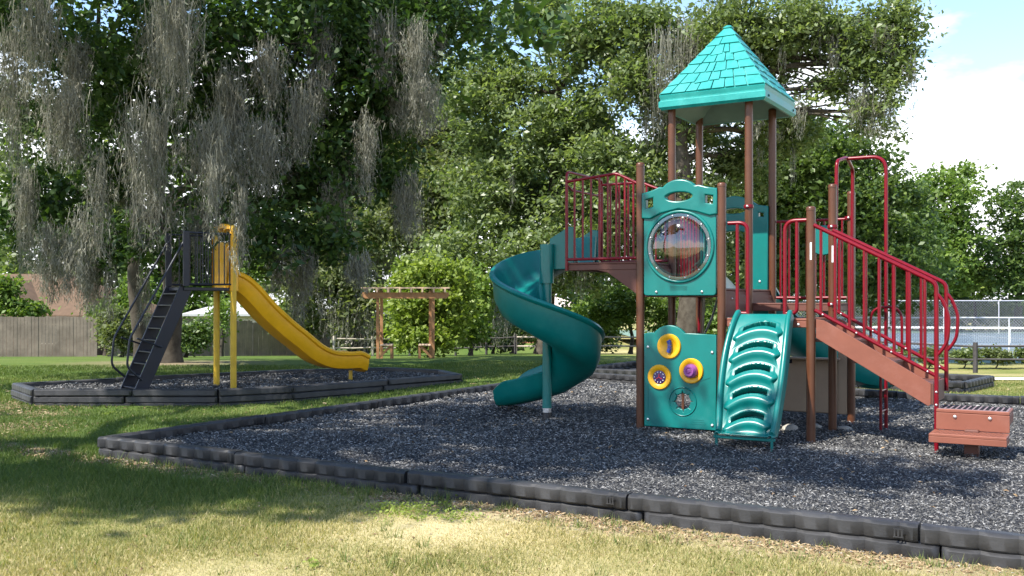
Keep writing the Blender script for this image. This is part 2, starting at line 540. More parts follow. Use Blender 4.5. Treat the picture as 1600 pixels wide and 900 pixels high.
def make_ground():
    ys = np.concatenate([np.arange(2.5, 30, 0.3), np.arange(30, 70, 1.5), np.array([75, 90, 120, 180, 300, 600, 1200])])
    xs = np.concatenate([np.array([-1000, -400, -200, -120, -80, -60]), np.arange(-45, -13, 2.0), np.arange(-13, 13, 0.3), np.arange(13, 60, 2.0), np.array([80, 120, 200, 400, 1000])])
    ys = np.concatenate([np.array([-60, -20, -5, 0.5]), ys])
    V, F, A, B = [], [], [], []
    for y in ys:
        for x in xs:
            V.append((x, y, terrain(x, y) + (0.012 * math.sin(x * 3.1) * math.sin(y * 2.7) if y < 25 else 0)))
    nx = len(xs)
    for j in range(len(ys) - 1):
        for i in range(nx - 1):
            F.append((j * nx + i, j * nx + i + 1, (j + 1) * nx + i + 1, (j + 1) * nx + i))
    me = bpy.data.meshes.new("ground")
    me.from_pydata(V, [], F)
    va = np.array(V)
    d = dryness(va[:, 0], va[:, 1])
    a = me.attributes.new("dry", 'FLOAT', 'POINT')
    a.data.foreach_set("value", d.astype(np.float32))
    bd = border_dist(va[:, 0], va[:, 1])
    soil = np.clip(1 - np.abs(bd - 0.15) / 0.45, 0, 1) * (va[:, 1] < 12)
    for (cx, cy, rr) in ((-8.0, 14.3, 1.3), (-6.6, 13.2, 0.8), (-3.7, 13.2, .5), (-6.0, 11.4, 0.9), (-8.7, 25.0, 2.2)):
        soil = np.maximum(soil, np.clip(1.4 - np.hypot(va[:, 0] - cx, va[:, 1] - cy) / rr, 0, 1))
    s = me.attributes.new("soil", 'FLOAT', 'POINT')
    s.data.foreach_set("value", soil.astype(np.float32))
    me.polygons.foreach_set("use_smooth", [True] * len(me.polygons))
    m = bpy.data.materials.new("lawn")
    m.use_nodes = True
    n, l = m.node_tree.nodes, m.node_tree.links
    b = n["Principled BSDF"]
    b.inputs['Roughness'].default_value = 0.95
    b.inputs['Specular IOR Level'].default_value = 0.1
    g = n.new("ShaderNodeNewGeometry")
    def noise(sc, det=5):
        t = n.new("ShaderNodeTexNoise")
        t.inputs['Scale'].default_value = sc
        t.inputs['Detail'].default_value = det
        t.inputs['Roughness'].default_value = 0.7
        l.new(g.outputs['Position'], t.inputs['Vector'])
        return t
    dn, fn = noise(0.5), noise(9.0)
    ad = n.new("ShaderNodeAttribute"); ad.attribute_name = "dry"
    so = n.new("ShaderNodeAttribute"); so.attribute_name = "soil"
    m1 = n.new("ShaderNodeMath"); m1.operation = 'MULTIPLY_ADD'
    m1.inputs[1].default_value = 0.5; 
    l.new(fn.outputs['Fac'], m1.inputs[0]); l.new(ad.outputs['Fac'], m1.inputs[2])
    m2 = n.new("ShaderNodeMath"); m2.operation = 'ADD'; m2.inputs[1].default_value = -0.24
    l.new(m1.outputs[0], m2.inputs[0])
    cr = n.new("ShaderNodeValToRGB")
    st = [(0, (0.070, 0.115, 0.022)), (.35, (0.125, 0.160, 0.040)), (.65, (0.27, 0.245, 0.100)), (1, (0.46, 0.39, 0.215))]
    while len(cr.color_ramp.elements) < 4: cr.color_ramp.elements.new(0.5)
    for e, (p, c) in zip(cr.color_ramp.elements, st):
        e.position = p; e.color = (*c, 1)
    l.new(m2.outputs[0], cr.inputs[0])
    sr = n.new("ShaderNodeValToRGB")
    sr.color_ramp.elements[0].color = (0.11, 0.080, 0.052, 1)
    sr.color_ramp.elements[1].color = (0.34, 0.27, 0.18, 1)
    l.new(fn.outputs['Fac'], sr.inputs[0])
    mx = n.new("ShaderNodeMixRGB")
    m3 = n.new("ShaderNodeMath"); m3.operation = 'MULTIPLY_ADD'; m3.inputs[1].default_value = 1.3; m3.inputs[2].default_value = -0.35
    m4 = n.new("ShaderNodeMath"); m4.operation = 'ADD'; m4.use_clamp = True
    l.new(dn.outputs['Fac'], m3.inputs[0])
    m5 = n.new("ShaderNodeMath"); m5.operation = 'MULTIPLY'
    l.new(so.outputs['Fac'], m5.inputs[0]); m5.inputs[1].default_value = 1.2
    m6 = n.new("ShaderNodeMath"); m6.operation = 'MULTIPLY'; m6.use_clamp = True
    l.new(m3.outputs[0], m4.inputs[0]); m4.inputs[1].default_value = 0.35
    l.new(m4.outputs[0], m6.inputs[0]); l.new(m5.outputs[0], m6.inputs[1])
    l.new(m6.outputs[0], mx.inputs[0]); l.new(cr.outputs[0], mx.inputs[1]); l.new(sr.outputs[0], mx.inputs[2])
    l.new(mx.outputs[0], b.inputs['Base Color'])
    bp = n.new("ShaderNodeBump"); bp.inputs['Strength'].default_value = 0.7; bp.inputs['Distance'].default_value = 0.04
    bn = noise(26, 4)
    l.new(bn.outputs['Fac'], bp.inputs['Height']); l.new(bp.outputs[0], b.inputs['Normal'])
    tag(link("ground", me, m), kind="structure")
make_ground()

def inside(poly, x, y):
    x, y = np.asarray(x), np.asarray(y)
    c = np.zeros(x.shape, bool)
    n = len(poly)
    for i in range(n):
        x1, y1 = poly[i][0], poly[i][1]
        x2, y2 = poly[(i + 1) % n][0], poly[(i + 1) % n][1]
        cond = ((y1 > y) != (y2 > y)) & (x < (x2 - x1) * (y - y1) / (y2 - y1 + 1e-12) + x1)
        c ^= cond
    return c

# ------------------------------------------------------------------ the pits
QF = Q0 + uu * 14.4
W1 = Q0 + vv * 10.0
W2 = Vector((5.43, 14.0, 0))
W3 = Vector((9.6, 11.9, 0))
PIT1 = [Q0, QF, W3, W2, W1]
PIT2 = [Vector(p) for p in ((-7.08, 14.75, 0), (-4.36, 14.72, 0), (-3.4, 15.3, 0), (-0.95, 17.9, 0), (-1.35, 18.9, 0), (-2.5, 19.6, 0), (-4.1, 19.1, 0), (-7.95, 15.9, 0))]
PIT3 = [Vector(p) for p in ((1.25, 19.0, 0), (7.15, 15.7, 0), (8.2, 17.0, 0), (2.6, 21.2, 0))]

def mulch_height(x, y):
    h = 0.06 * (vnoise(x, y, 0.7, 5) - .5) + 0.045 * (vnoise(x, y, 1.9, 6) - .5)
    f_ = P0 + uu * 1.37 - vv * 1.05               # scooped hollow at the climber's foot
    h = h - 0.05 * np.exp(-(np.hypot(np.asarray(x) - f_.x, np.asarray(y) - f_.y) / 0.45) ** 2)
    e = P0 + uu * (-2.0) + vv * 0.35              # heap kicked up at the spiral slide's end
    d = np.hypot(np.asarray(x) - e.x, np.asarray(y) - e.y)
    return h + 0.10 * np.exp(-(d / 0.38) ** 2)

def pit_surface(poly, name, res):
    xs = [p.x for p in poly]; ys = [p.y for p in poly]
    gx = np.arange(min(xs) - res, max(xs) + res, res); gy = np.arange(min(ys) - res, max(ys) + res, res)
    X, Y = np.meshgrid(gx, gy)
    I = inside(poly, X, Y)
    Zs = mulch_height(X, Y) - 0.012
    idx = -np.ones(X.shape, int)
    V, F = [], []
    def vid(j, i):
        if idx[j, i] < 0:
            idx[j, i] = len(V); V.append((X[j, i], Y[j, i], Zs[j, i]))
        return idx[j, i]
    for j in range(X.shape[0] - 1):
        for i in range(X.shape[1] - 1):
            if I[j, i] and I[j + 1, i] and I[j, i + 1] and I[j + 1, i + 1]:
                F.append((vid(j, i), vid(j, i + 1), vid(j + 1, i + 1), vid(j + 1, i)))
    me = bpy.data.meshes.new(name)
    me.from_pydata(V, [], F)
    me.polygons.foreach_set("use_smooth", [True] * len(me.polygons))
    return tag(link(name, me, M['rubber_bed']), kind="structure")
pit_surface(PIT1, "rubber_mulch_bed", 0.12)
pit_surface(PIT2, "rubber_mulch_bed", 0.12)
pit_surface(PIT3, "rubber_mulch_bed", 0.2)

def shards(polys, name, label, n, size, matname, zfun, tone_fun, ztop=0.02, weight=None):
    """little four-sided slivers lying about"""
    xs, ys = [], []
    tot = 0
    while tot < n:
        k = n * 2
        z = RNG.uniform(4.8, 20, k)
        x = RNG.uniform(-0.56, 0.56, k) * z
        keep = RNG.random(k) < np.clip((9.0 / z) ** 1.0, 0, 1)
        ok = np.zeros(k, bool)
        for p in polys: ok |= inside(p, x, z)
        ok &= keep
        if weight is not None: ok &= RNG.random(k) < weight(x, z)
        xs.append(x[ok]); ys.append(z[ok]); tot += ok.sum()
    x = np.concatenate(xs)[:n]; y = np.concatenate(ys)[:n]
    n = len(x)
    sc = np.clip(y / 9.0, 0.85, 1.7)
    L = RNG.uniform(size[0], size[1], n) * sc
    W = RNG.uniform(size[2], size[3], n) * sc
    th = RNG.uniform(0, 2 * np.pi, n)
    tilt = RNG.normal(0, 0.35, n)
    d = np.stack([np.cos(th) * np.cos(tilt), np.sin(th) * np.cos(tilt), np.sin(tilt)], 1)
    s = np.stack([-np.sin(th), np.cos(th), RNG.normal(0, .4, n)], 1)
    s /= np.linalg.norm(s, axis=1)[:, None]
    u = np.cross(d, s)
    c = np.stack([x, y, zfun(x, y) + RNG.uniform(0.0, ztop, n)], 1)
    p = [c - d * L[:, None] / 2, c + s * W[:, None] / 2 - d * (L * RNG.uniform(-.2, .2, n))[:, None], c + d * L[:, None] / 2, c - s * W[:, None] / 2, c + u * (W * 0.5)[:, None]]
    tri = np.stack([p[0], p[3], p[4], p[3], p[2], p[4], p[2], p[1], p[4], p[1], p[0], p[4]], 1).reshape(-1, 3)
    me = np_mesh(name, tri, 3, np.repeat(tone_fun(n, x, y), 4))
    return tag(link(name, me, M[matname]), label, None, kind="stuff")
shards([PIT1, PIT2, PIT3], "rubber_mulch", "loose shredded black and grey rubber mulch filling the play pits", 135000, (0.018, 0.048, 0.006, 0.014), 'mulch',
       mulch_height, lambda n, x, y: np.clip(RNG.random(n) ** 1.25, 0, 1))

# border timbers -----------------------------------------------------------
def timber_mesh(half, amp=0.023):
    mb = MB()
    n = 72
    path, sides, ups, w = [], [], [], []
    for i in range(n + 1):
        s = i / n
        ph = s * 9 + (0.5 if half else 0)
        bulge = amp * abs(math.sin(math.pi * ph)) ** 0.8
        e = min(s, 1 - s)
        w.append(0.046 + (0.018 if amp < .01 else 0) + bulge - (0.010 if e < 0.004 else 0))
        path.append((s, 0, 0)); sides.append((0, 1, 0)); ups.append((0, 0, 1))
    H = 0.098
    sec = lambda i: [(-w[i] - 0.004, 0.012), (-w[i] + 0.006, 0), (w[i] - 0.006, 0), (w[i] + 0.004, 0.012), (w[i], H - 0.016), (w[i] - 0.020, H), (-w[i] + 0.020, H), (-w[i], H - 0.016)]
    mb.sweep(path, sides, ups, sec)
    me = mb.mesh("timber", 40)
    me.materials.append(M['border'])
    return me
TIMBER = [timber_mesh(False), timber_mesh(True)]
PLAIN = [timber_mesh(False, 0.005), timber_mesh(True, 0.005)]

def pit_border(name, label, poly_pts, rows, z0, plain=False, emblem=False):
    root = thing(name, label, "border", (poly_pts[0].x, poly_pts[0].y, 0))
    for i in range(len(poly_pts) - 1):
        a, b = poly_pts[i], poly_pts[i + 1]
        L = (b - a).length
        n = max(1, round(L / 1.81))
        d = (b - a).normalized()
        for r in range(rows):
            for k in range(n):
                off = 0.0 if r % 2 else 0.11
                s0, s1 = k * L / n + off, (k + 1) * L / n + off - 0.018
                if k == 0: s0 -= off
                if k == n - 1: s1 = L
                p = a + d * s0
                o = link("timber", (PLAIN if plain else TIMBER)[r % 2], None, root)
                o.location = (p.x - root.location.x + random.uniform(-.008, .008), p.y - root.location.y + random.uniform(-.008, .008), z0 + r * 0.0975 + random.uniform(-.004, .003))
                o.rotation_euler = (random.uniform(-.02, .02), random.uniform(-.004, .004), math.atan2(d.y, d.x) + random.uniform(-.005, .005))
                o.scale = (s1 - s0, 1, 1)
                if emblem and r == rows - 1 and i == 0 and k in (2, 3, 4):
                    m = MB()
                    for q in range(3): m.box((-0.02 + q * 0.02, 0, 0), (0.008, 0.004, 0.036))
                    m.box((0, 0, 0.022), (0.056, 0.004, 0.005)); m.box((0, 0, -0.022), (0.056, 0.004, 0.005))
                    e = m.build("embossed_mark", M['border'], root)
                    pe = a + d * (s0 + (s1 - s0) * (8.5 / 9)) + Vector((d.y, -d.x, 0)) * 0.0735
                    e.location = (pe.x - root.location.x, pe.y - root.location.y, z0 + r * 0.0975 + 0.052)
                    e.rotation_euler = (0, 0, math.atan2(d.y, d.x))
    return root
pit_border("pit_border", "black scalloped plastic timber border around the large rubber mulch pit", [Q0, QF], 2, -0.075, emblem=True)
b2 = pit_border("pit_border", "black timber border running back from the near corner past the spiral slide", [Q0 + vv * 0.08, W1, W2, W3], 2, -0.075)
pit_border("pit_border", "low black timber border around the yellow slide's small pit", PIT2 + [PIT2[0]], 3, -0.205, plain=True)
pit_border("pit_border", "black timber border of the pit behind the large play structure", PIT3 + [PIT3[0]], 2, -0.075)

# ------------------------------------------------------------------ grass
def grass_blades():
    n = 300000
    z = 4.6 * (24.0 / 4.6) ** RNG.random(n * 3)
    keepd = RNG.random(n * 3) < 1.0
    x = RNG.uniform(-0.55, 0.55, n * 3) * z
    out = np.ones(n * 3, bool)
    for p in (PIT1, PIT2, PIT3): out &= ~inside(p, x, z)
    out &= ~inside([Vector((4.8, 21.3, 0)), Vector((26, 15.4, 0)), Vector((28, 19.4, 0)), Vector((5.2, 24.6, 0))], x, z)
    bd = border_dist(x, z)
    d = dryness(x, z)
    prob = np.where((bd > -0.1) & (bd < 0.45) & (z < 12), 0.14 + 0.5 * (vnoise(x, z, 2.2, 9) > 0.62), 1.0)
    prob *= np.clip(0.35 + vnoise(x, z, 1.3, 4), 0.2, 1)
    out &= (RNG.random(n * 3) < prob) & keepd
    x, z, d = x[out][:n], z[out][:n], d[out][:n]
    n = len(x)
    tall = np.clip(1.15 - d, 0.25, 1.1) * (0.6 + 0.8 * vnoise(x, z, 1.1, 8))
    near_b = np.exp(-np.abs(border_dist(x, z) - 0.3) / 0.3)
    h = RNG.uniform(0.016, 0.045, n) * (0.50 + 0.85 * tall + 0.6 * near_b * (d < .5)) * np.where(z < 9, 1.0, 0.95)
    w = RNG.uniform(0.0022, 0.0042, n) * np.clip(z / 6.0, 1, 3.0)
    th = RNG.uniform(0, 2 * np.pi, n)
    lean = RNG.uniform(0.1, 1.1, n) * h
    la = RNG.uniform(0, 2 * np.pi, n)
    zb = np.array([terrain(a, b) for a, b in zip(x, z)]) - 0.004
    c = np.stack([x, z, zb], 1)
    s = np.stack([np.cos(th), np.sin(th), np.zeros(n)], 1) * w[:, None]
    tip = c + np.stack([np.cos(la) * lean, np.sin(la) * lean, h], 1)
    tri = np.stack([c - s, c + s, tip], 1).reshape(-1, 3)
    tone = np.clip(d * 0.9 + RNG.normal(0, 0.17, n), 0, 1)
    # coarser tufts standing against the timbers and here and there in the lawn
    tufts = []
    for k in range(230):
        if k < 120:
            s_ = RNG.uniform(-.3, 9.5); c2 = Q0 + uu * s_ - vv * RNG.uniform(.09, .45)
        else:
            zz = RNG.uniform(5.2, 10.5); c2 = Vector((RNG.uniform(-.55, .2) * zz, zz, 0))
        if inside(PIT1, np.array([c2.x]), np.array([c2.y]))[0]: continue
        nb = int(RNG.integers(8, 26)); hh = RNG.uniform(.035, .10) * (1.25 if s_ < 4 else .8)
        for q in range(nb):
            bx_, by_ = c2.x + RNG.normal(0, .025), c2.y + RNG.normal(0, .025)
            an, ln_ = RNG.uniform(0, 6.28), hh * RNG.uniform(.5, 1.2)
            le = RNG.uniform(.3, 1.0) * ln_; zt_ = terrain(bx_, by_) - .004; w_ = RNG.uniform(.0018, .0034)
            tufts.append(((bx_ - w_ * math.sin(an), by_ + w_ * math.cos(an), zt_), (bx_ + w_ * math.sin(an), by_ - w_ * math.cos(an), zt_), (bx_ + math.cos(an) * le, by_ + math.sin(an) * le, zt_ + ln_)))
    tri = np.concatenate([tri, np.array(tufts).reshape(-1, 3)])
    tone = np.concatenate([tone, np.clip(RNG.normal(.28, .2, len(tufts)), 0, 1)])
    me = np_mesh("grass", tri, 3, tone)
    tag(link("grass", me, M['grass']), "patchy short grass, green in the shade and straw coloured in front", None, kind="stuff")
grass_blades()

def wpatch(x, y):
    bd = border_dist(x, y)
    w = np.where((bd > 0.03) & (bd < 0.5) & (y < 11), np.exp(-((bd - 0.1) / 0.22) ** 2), 0.02)
    for (cx, cy, rr) in ((-8.0, 14.3, 1.0), (-6.6, 13.2, 0.6), (-6.0, 11.4, 0.7)):
        w = np.maximum(w, np.exp(-((np.hypot(x - cx, y - cy)) / rr) ** 2) * .8)
    return w
BIG = [[Vector((-14, 4.5, 0)), Vector((14, 4.5, 0)), Vector((14, 19, 0)), Vector((-14, 19, 0))]]
def not_pit(x, y):
    w = wpatch(x, y)
    for p in (PIT1, PIT2, PIT3): w = w * (~inside(p, x, y))
    return w
shards(BIG, "leaf_litter", "dry brown leaf litter and wood chips along the near border", 9000, (0.025, 0.07, 0.006, 0.02), 'litter',
       lambda x, y: np.array([terrain(a, b) for a, b in zip(x, y)]), lambda n, x, y: RNG.random(n), 0.012, not_pit)
def spill(x, y):
    bd = border_dist(x, y)
    w = np.where((bd > 0.06) & (bd < 0.45) & (y < 11) & (x > -3.9), np.exp(-((bd - .06) / .14) ** 2), 0)
    return w
shards(BIG, "spilled_rubber", "rubber chips spilled over the near border onto the grass", 900, (0.018, 0.045, 0.006, 0.014), 'mulch', lambda x, y: np.array([terrain(a, b) for a, b in zip(x, y)]), lambda n, x, y: RNG.random(n), 0.012, spill)
# a few dead leaves and chips inside the pit
shards([PIT1, PIT2], "fallen_leaves", "scattered fallen brown leaves on the rubber mulch", 170, (0.03, 0.065, 0.015, 0.03), 'litter',
       lambda x, y: mulch_height(x, y) + 0.008, lambda n, x, y: RNG.random(n) * .6, 0.008)

# ================================================================== the big play structure
S = thing("play_structure", "large play structure with teal panels, brown posts, maroon rails and a shingled teal roof", "play structure", P0, -YAW)
C = 0.914
D1, D2, D3, DB = 1.22, 1.53, 1.83, 1.375      # deck heights

def fr(px, py, v=0.0):
    """photo pixel on the structure's plane v = const -> (u, z)"""
    r = (px - 800) / FPX
    bx, by = P0.x + VX * v, P0.y + VY * v
    a = (by * r - bx) / (UX - UY * r)
    Z = by + UY * a
    return a, EYE - (py - YH) / FPX * Z

def part(mb, name, m, parent=S, smooth=None, label=None):
    o = mb.build(name, M[m], parent, smooth)
    if label: o["label"] = label
    return o

def post(u, v, top, parent=S, m='brown', r=0.0445, z0=-0.06):
    mb = MB()
    prof = [(r, z0), (r, top - 0.045), (r * 1.06, top - 0.044), (r * 1.06, top - 0.022), (r * .93, top - 0.010), (r * .6, top - 0.002), (r * .1, top)]
    mb.lathe(prof, 20, None, (u, v, 0))
    return part(mb, "post", m, parent, 40)

posts = {'A': (0, 0, 2.90), 'B': (C, 0, 2.627), 'Cc': (2 * C, 0, 2.336), 'D': (2 * C, C, 2.65), 'E': (2 * C, 2 * C, 2.66),
         'R1': (0, C, 3.70), 'R2': (C, C, 3.70), 'R3': (C, 2 * C, 3.70), 'R4': (0, 2 * C, 3.70)}
for k, (u, v, t) in posts.items():
    post(u, v, t)

def bolt(p, n_axis, parent=S, r=0.012, m='steel'):
    mb = MB()
    ax = Vector(n_axis).normalized()
    q = Vector((0, 0, 1)).rotation_difference(ax).to_matrix()
    mb.lathe([(r, 0), (r, 0.004), (r * .75, 0.009), (r * .2, 0.011)], 10, q, p)
    return mb.build("bolt", M[m], parent, 60)

# stickers on two posts
for (px, y0, y1, v, u) in ((1273, 379, 406, 0, 2 * C), (1307, 384, 410, C, 2 * C)):
    mb = MB()
    _, zt = fr(px, y0, v); _, zb = fr(px, y1, v)
    a0, a1 = R(-88), R(-66)
    rr = 0.0455
    vs_, fs_ = [], []
    for i in range(5):
        a = a0 + (a1 - a0) * i / 4
        for z in (zb, zt): vs_.append((u + rr * math.cos(a), v + rr * math.sin(a), z))
        for z in (zb, zt): vs_.append((u + (rr - .003) * math.cos(a), v + (rr - .003) * math.sin(a), z))
    for i in range(4):
        k = i * 4
        fs_ += [(k, k + 4, k + 5, k + 1), (k + 2, k + 3, k + 7, k + 6)]
    mb.add(vs_, fs_)
    part(mb, "warning_sticker", 'white', label="small white warning sticker on the post")

# decks ---------------------------------------------------------------------
def deck(u0, v0, u1, v1, z, m='deckdark'):
    mb = MB()
    g = 0.012
    mb.box(((u0 + u1) / 2, (v0 + v1) / 2, z - 0.012), (u1 - u0 - 2 * g, v1 - v0 - 2 * g, 0.024), None, 0.006)
    for (a, b, c2, d) in ((u0 + g, v0 + g, u1 - g, v0 + g), (u0 + g, v1 - g, u1 - g, v1 - g), (u0 + g, v0 + g, u0 + g, v1 - g), (u1 - g, v0 + g, u1 - g, v1 - g)):
        if a == c2:
            s = 1 if a < (u0 + u1) / 2 else -1
            mb.box((a + s * 0.020, (b + d) / 2, z - 0.058), (0.036, d - b - 0.08, 0.065), None, 0.006)
        else:
            s = 1 if b < (v0 + v1) / 2 else -1
            mb.box(((a + c2) / 2, b + s * 0.020, z - 0.058), (c2 - a - 0.004, 0.036, 0.065), None, 0.006)
    # perforation rows
    o = part(mb, "deck", m, smooth=30)
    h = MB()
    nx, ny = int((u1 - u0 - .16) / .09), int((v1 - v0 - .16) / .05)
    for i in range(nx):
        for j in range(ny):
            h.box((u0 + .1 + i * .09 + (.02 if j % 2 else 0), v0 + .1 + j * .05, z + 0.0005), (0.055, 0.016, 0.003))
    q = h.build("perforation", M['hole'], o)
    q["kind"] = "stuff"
    return o
deck(C, 0, 2 * C, C, D1, 'deck')
deck(C, C, 2 * C, 2 * C, DB)
deck(0, 0, C, C, D2)
deck(0, C, C, 2 * C, D2)
deck(-C, 0, 0, C, D3)
mb = MB(); mb.box((C, C / 2, (D1 + D2) / 2 - .03), (0.02, C - 0.10, D2 - D1 - 0.07)); part(mb, "deck_riser", 'deckdark')
mb = MB(); mb.box((0, C / 2, (D2 + D3) / 2 - .03), (0.02, C - 0.10, D3 - D2 - 0.07)); part(mb, "deck_riser", 'deckdark')
mb = MB(); mb.box((C, 1.5 * C, (DB + D2) / 2 - .05), (0.02, C - 0.10, D2 - DB - 0.03)); part(mb, "deck_riser", 'deckdark')
for (u, v) in ((C * .5, -0.012),):
    pass
for du in (0.09, 0.30):
    bolt((C + 0.012, du + 0.2, D1 + 0.20), (1, 0, 0))
# gussets that carry the cantilevered upper deck
for v in (0.035, C - 0.035):
    me = curve_panel([[(-0.045, D3 - 0.092), (-0.52, D3 - 0.092), (-0.40, D3 - 0.115), (-0.045, D3 - 0.36)]], 0.012, 0.003, 1)
    o = link("gusset", me, M['deckdark'], S); o.location = (0, v, 0)

# barriers with vertical bars -------------------------------------------------
def barrier(p0, p1, zb, zt, nbar, top_pts=None, parent=S, r=0.0165, rb=0.0125, name="barrier", cut=None, label=None):
    """p0,p1 in (u,v); top_pts: list of (t, z) for a bent top rail"""
    root = bpy.data.objects.new(name, None)
    COL.objects.link(root); root.parent = parent
    if label: root["label"] = label
    a, b = Vector((*p0, 0)), Vector((*p1, 0))
    top_pts = top_pts or [(0, zt), (1, zt)]
    def tz(t):
        for i in range(len(top_pts) - 1):
            if t <= top_pts[i + 1][0] + 1e-6:
                s = (t - top_pts[i][0]) / max(1e-6, top_pts[i + 1][0] - top_pts[i][0])
                return top_pts[i][1] + (top_pts[i + 1][1] - top_pts[i][1]) * s
        return top_pts[-1][1]
    m = MB(); m.tube(fillet([a.lerp(b, t) + Vector((0, 0, z)) for t, z in top_pts], 0.05), r, 12)
    m.build("top_rail", M['maroon'], root, 60)
    m = MB(); m.tube([a + Vector((0, 0, zb)), b + Vector((0, 0, zb))], r, 12)
    m.build("bottom_rail", M['maroon'], root, 60)
    for i in range(nbar):
        t = (i + .5) / nbar if cut is None else cut[0] + (cut[1] - cut[0]) * i / (nbar - 1)
        p = a.lerp(b, t)
        m = MB(); m.tube([p + Vector((0, 0, zb)), p + Vector((0, 0, tz(t)))], rb, 10)
        m.build("bar", M['maroon'], root, 60)
    return root

zt0 = 2.78
barrier((-C + .01, 0), (-0.045, 0), D3 + 0.035, zt0, 9, [(0, 2.745), (.72, 2.80), (1, 2.68)], cut=(0.0, 0.96), label="near maroon barrier of the upper deck")
barrier((-C + .01, C), (-0.045, C), D3 + 0.035, zt0, 8, [(0, 2.80), (.6, 2.80), (1, 2.66)], cut=(0.0, 0.96), label="far maroon barrier of the upper deck")
# thick entry uprights and overhead grab loop beside the spiral slide
for v in (0.0, C):
    mb = MB(); mb.tube([(-C + 0.012, v + (.001 if v == 0 else -.001), D3 - 0.09), (-C + 0.012, v, 2.74)], 0.018, 12)
    part(mb, "upright", 'maroon', smooth=60)
mb = MB()
mb.tube(fillet([(-C + .012, 0, 2.73), (-C + .012, 0, 2.86), (-C + .012, C, 2.86), (-C + .012, C, 2.73)], 0.09), 0.015, 12)
mb.tube(fillet([(-C + .012, 0.03, 2.70), (-C + .012, 0.12, 2.66), (-C + .012, C - 0.12, 2.66), (-C + .012, C - 0.03, 2.70)], 0.05), 0.013, 12)
part(mb, "grab_loop", 'maroon', smooth=60)
# barrier beyond, on the roofed deck's left side
barrier((0, C + .05), (0, 2 * C - .05), D2 + .05, 2.55, 8, label="maroon barrier under the roof")
# back barrier at the far right
barrier((C + .05, 2 * C), (2 * C - .05, 2 * C), DB + 0.06, 2.34, 8, label="far maroon barrier behind the stair landing")
# right-side barrier between D and E is the climber opening, low hoops
for v in (C + .10, 2 * C - .10):
    pass

def handhold(uc, w, z0, z1, v=-0.0, flip=1, m='maroon'):
    """D-shaped safety rail: straight tube near the opening and a return"""
    mb = MB()
    mb.tube(fillet([(uc + flip * w * 1.9, v, z1), (uc, v, z1), (uc, v, z0)], 0.11, 8), 0.0205, 12)
    mb.tube(fillet([(uc + flip * w, v, z1), (uc + flip * w, v, z0 + .07), (uc, v, z0 + .07)], 0.09, 8), 0.0185, 12)
    return part(mb, "hand_rail", m, smooth=60)
uL, _ = fr(1168, 400); uR, _ = fr(1226, 400)
handhold(uL, 0.11, D1 - 0.02, 2.20, 0.012, -1)
handhold(uR, 0.12, D1 - 0.02, 2.20, 0.012, 1)
for z in (2.17, D1 + .1):
    pass
# steering disc
mb = MB()
q = Matrix.Rotation(R(90), 3, 'X')
mb.lathe([(0.05, -0.02), (0.165, -0.02), (0.175, -0.008), (0.175, 0.008), (0.165, 0.02), (0.06, 0.02)], 32, q, (1.53, 2 * C - 0.06, 2.10))
part(mb, "steering_disc", 'teal', smooth=40)

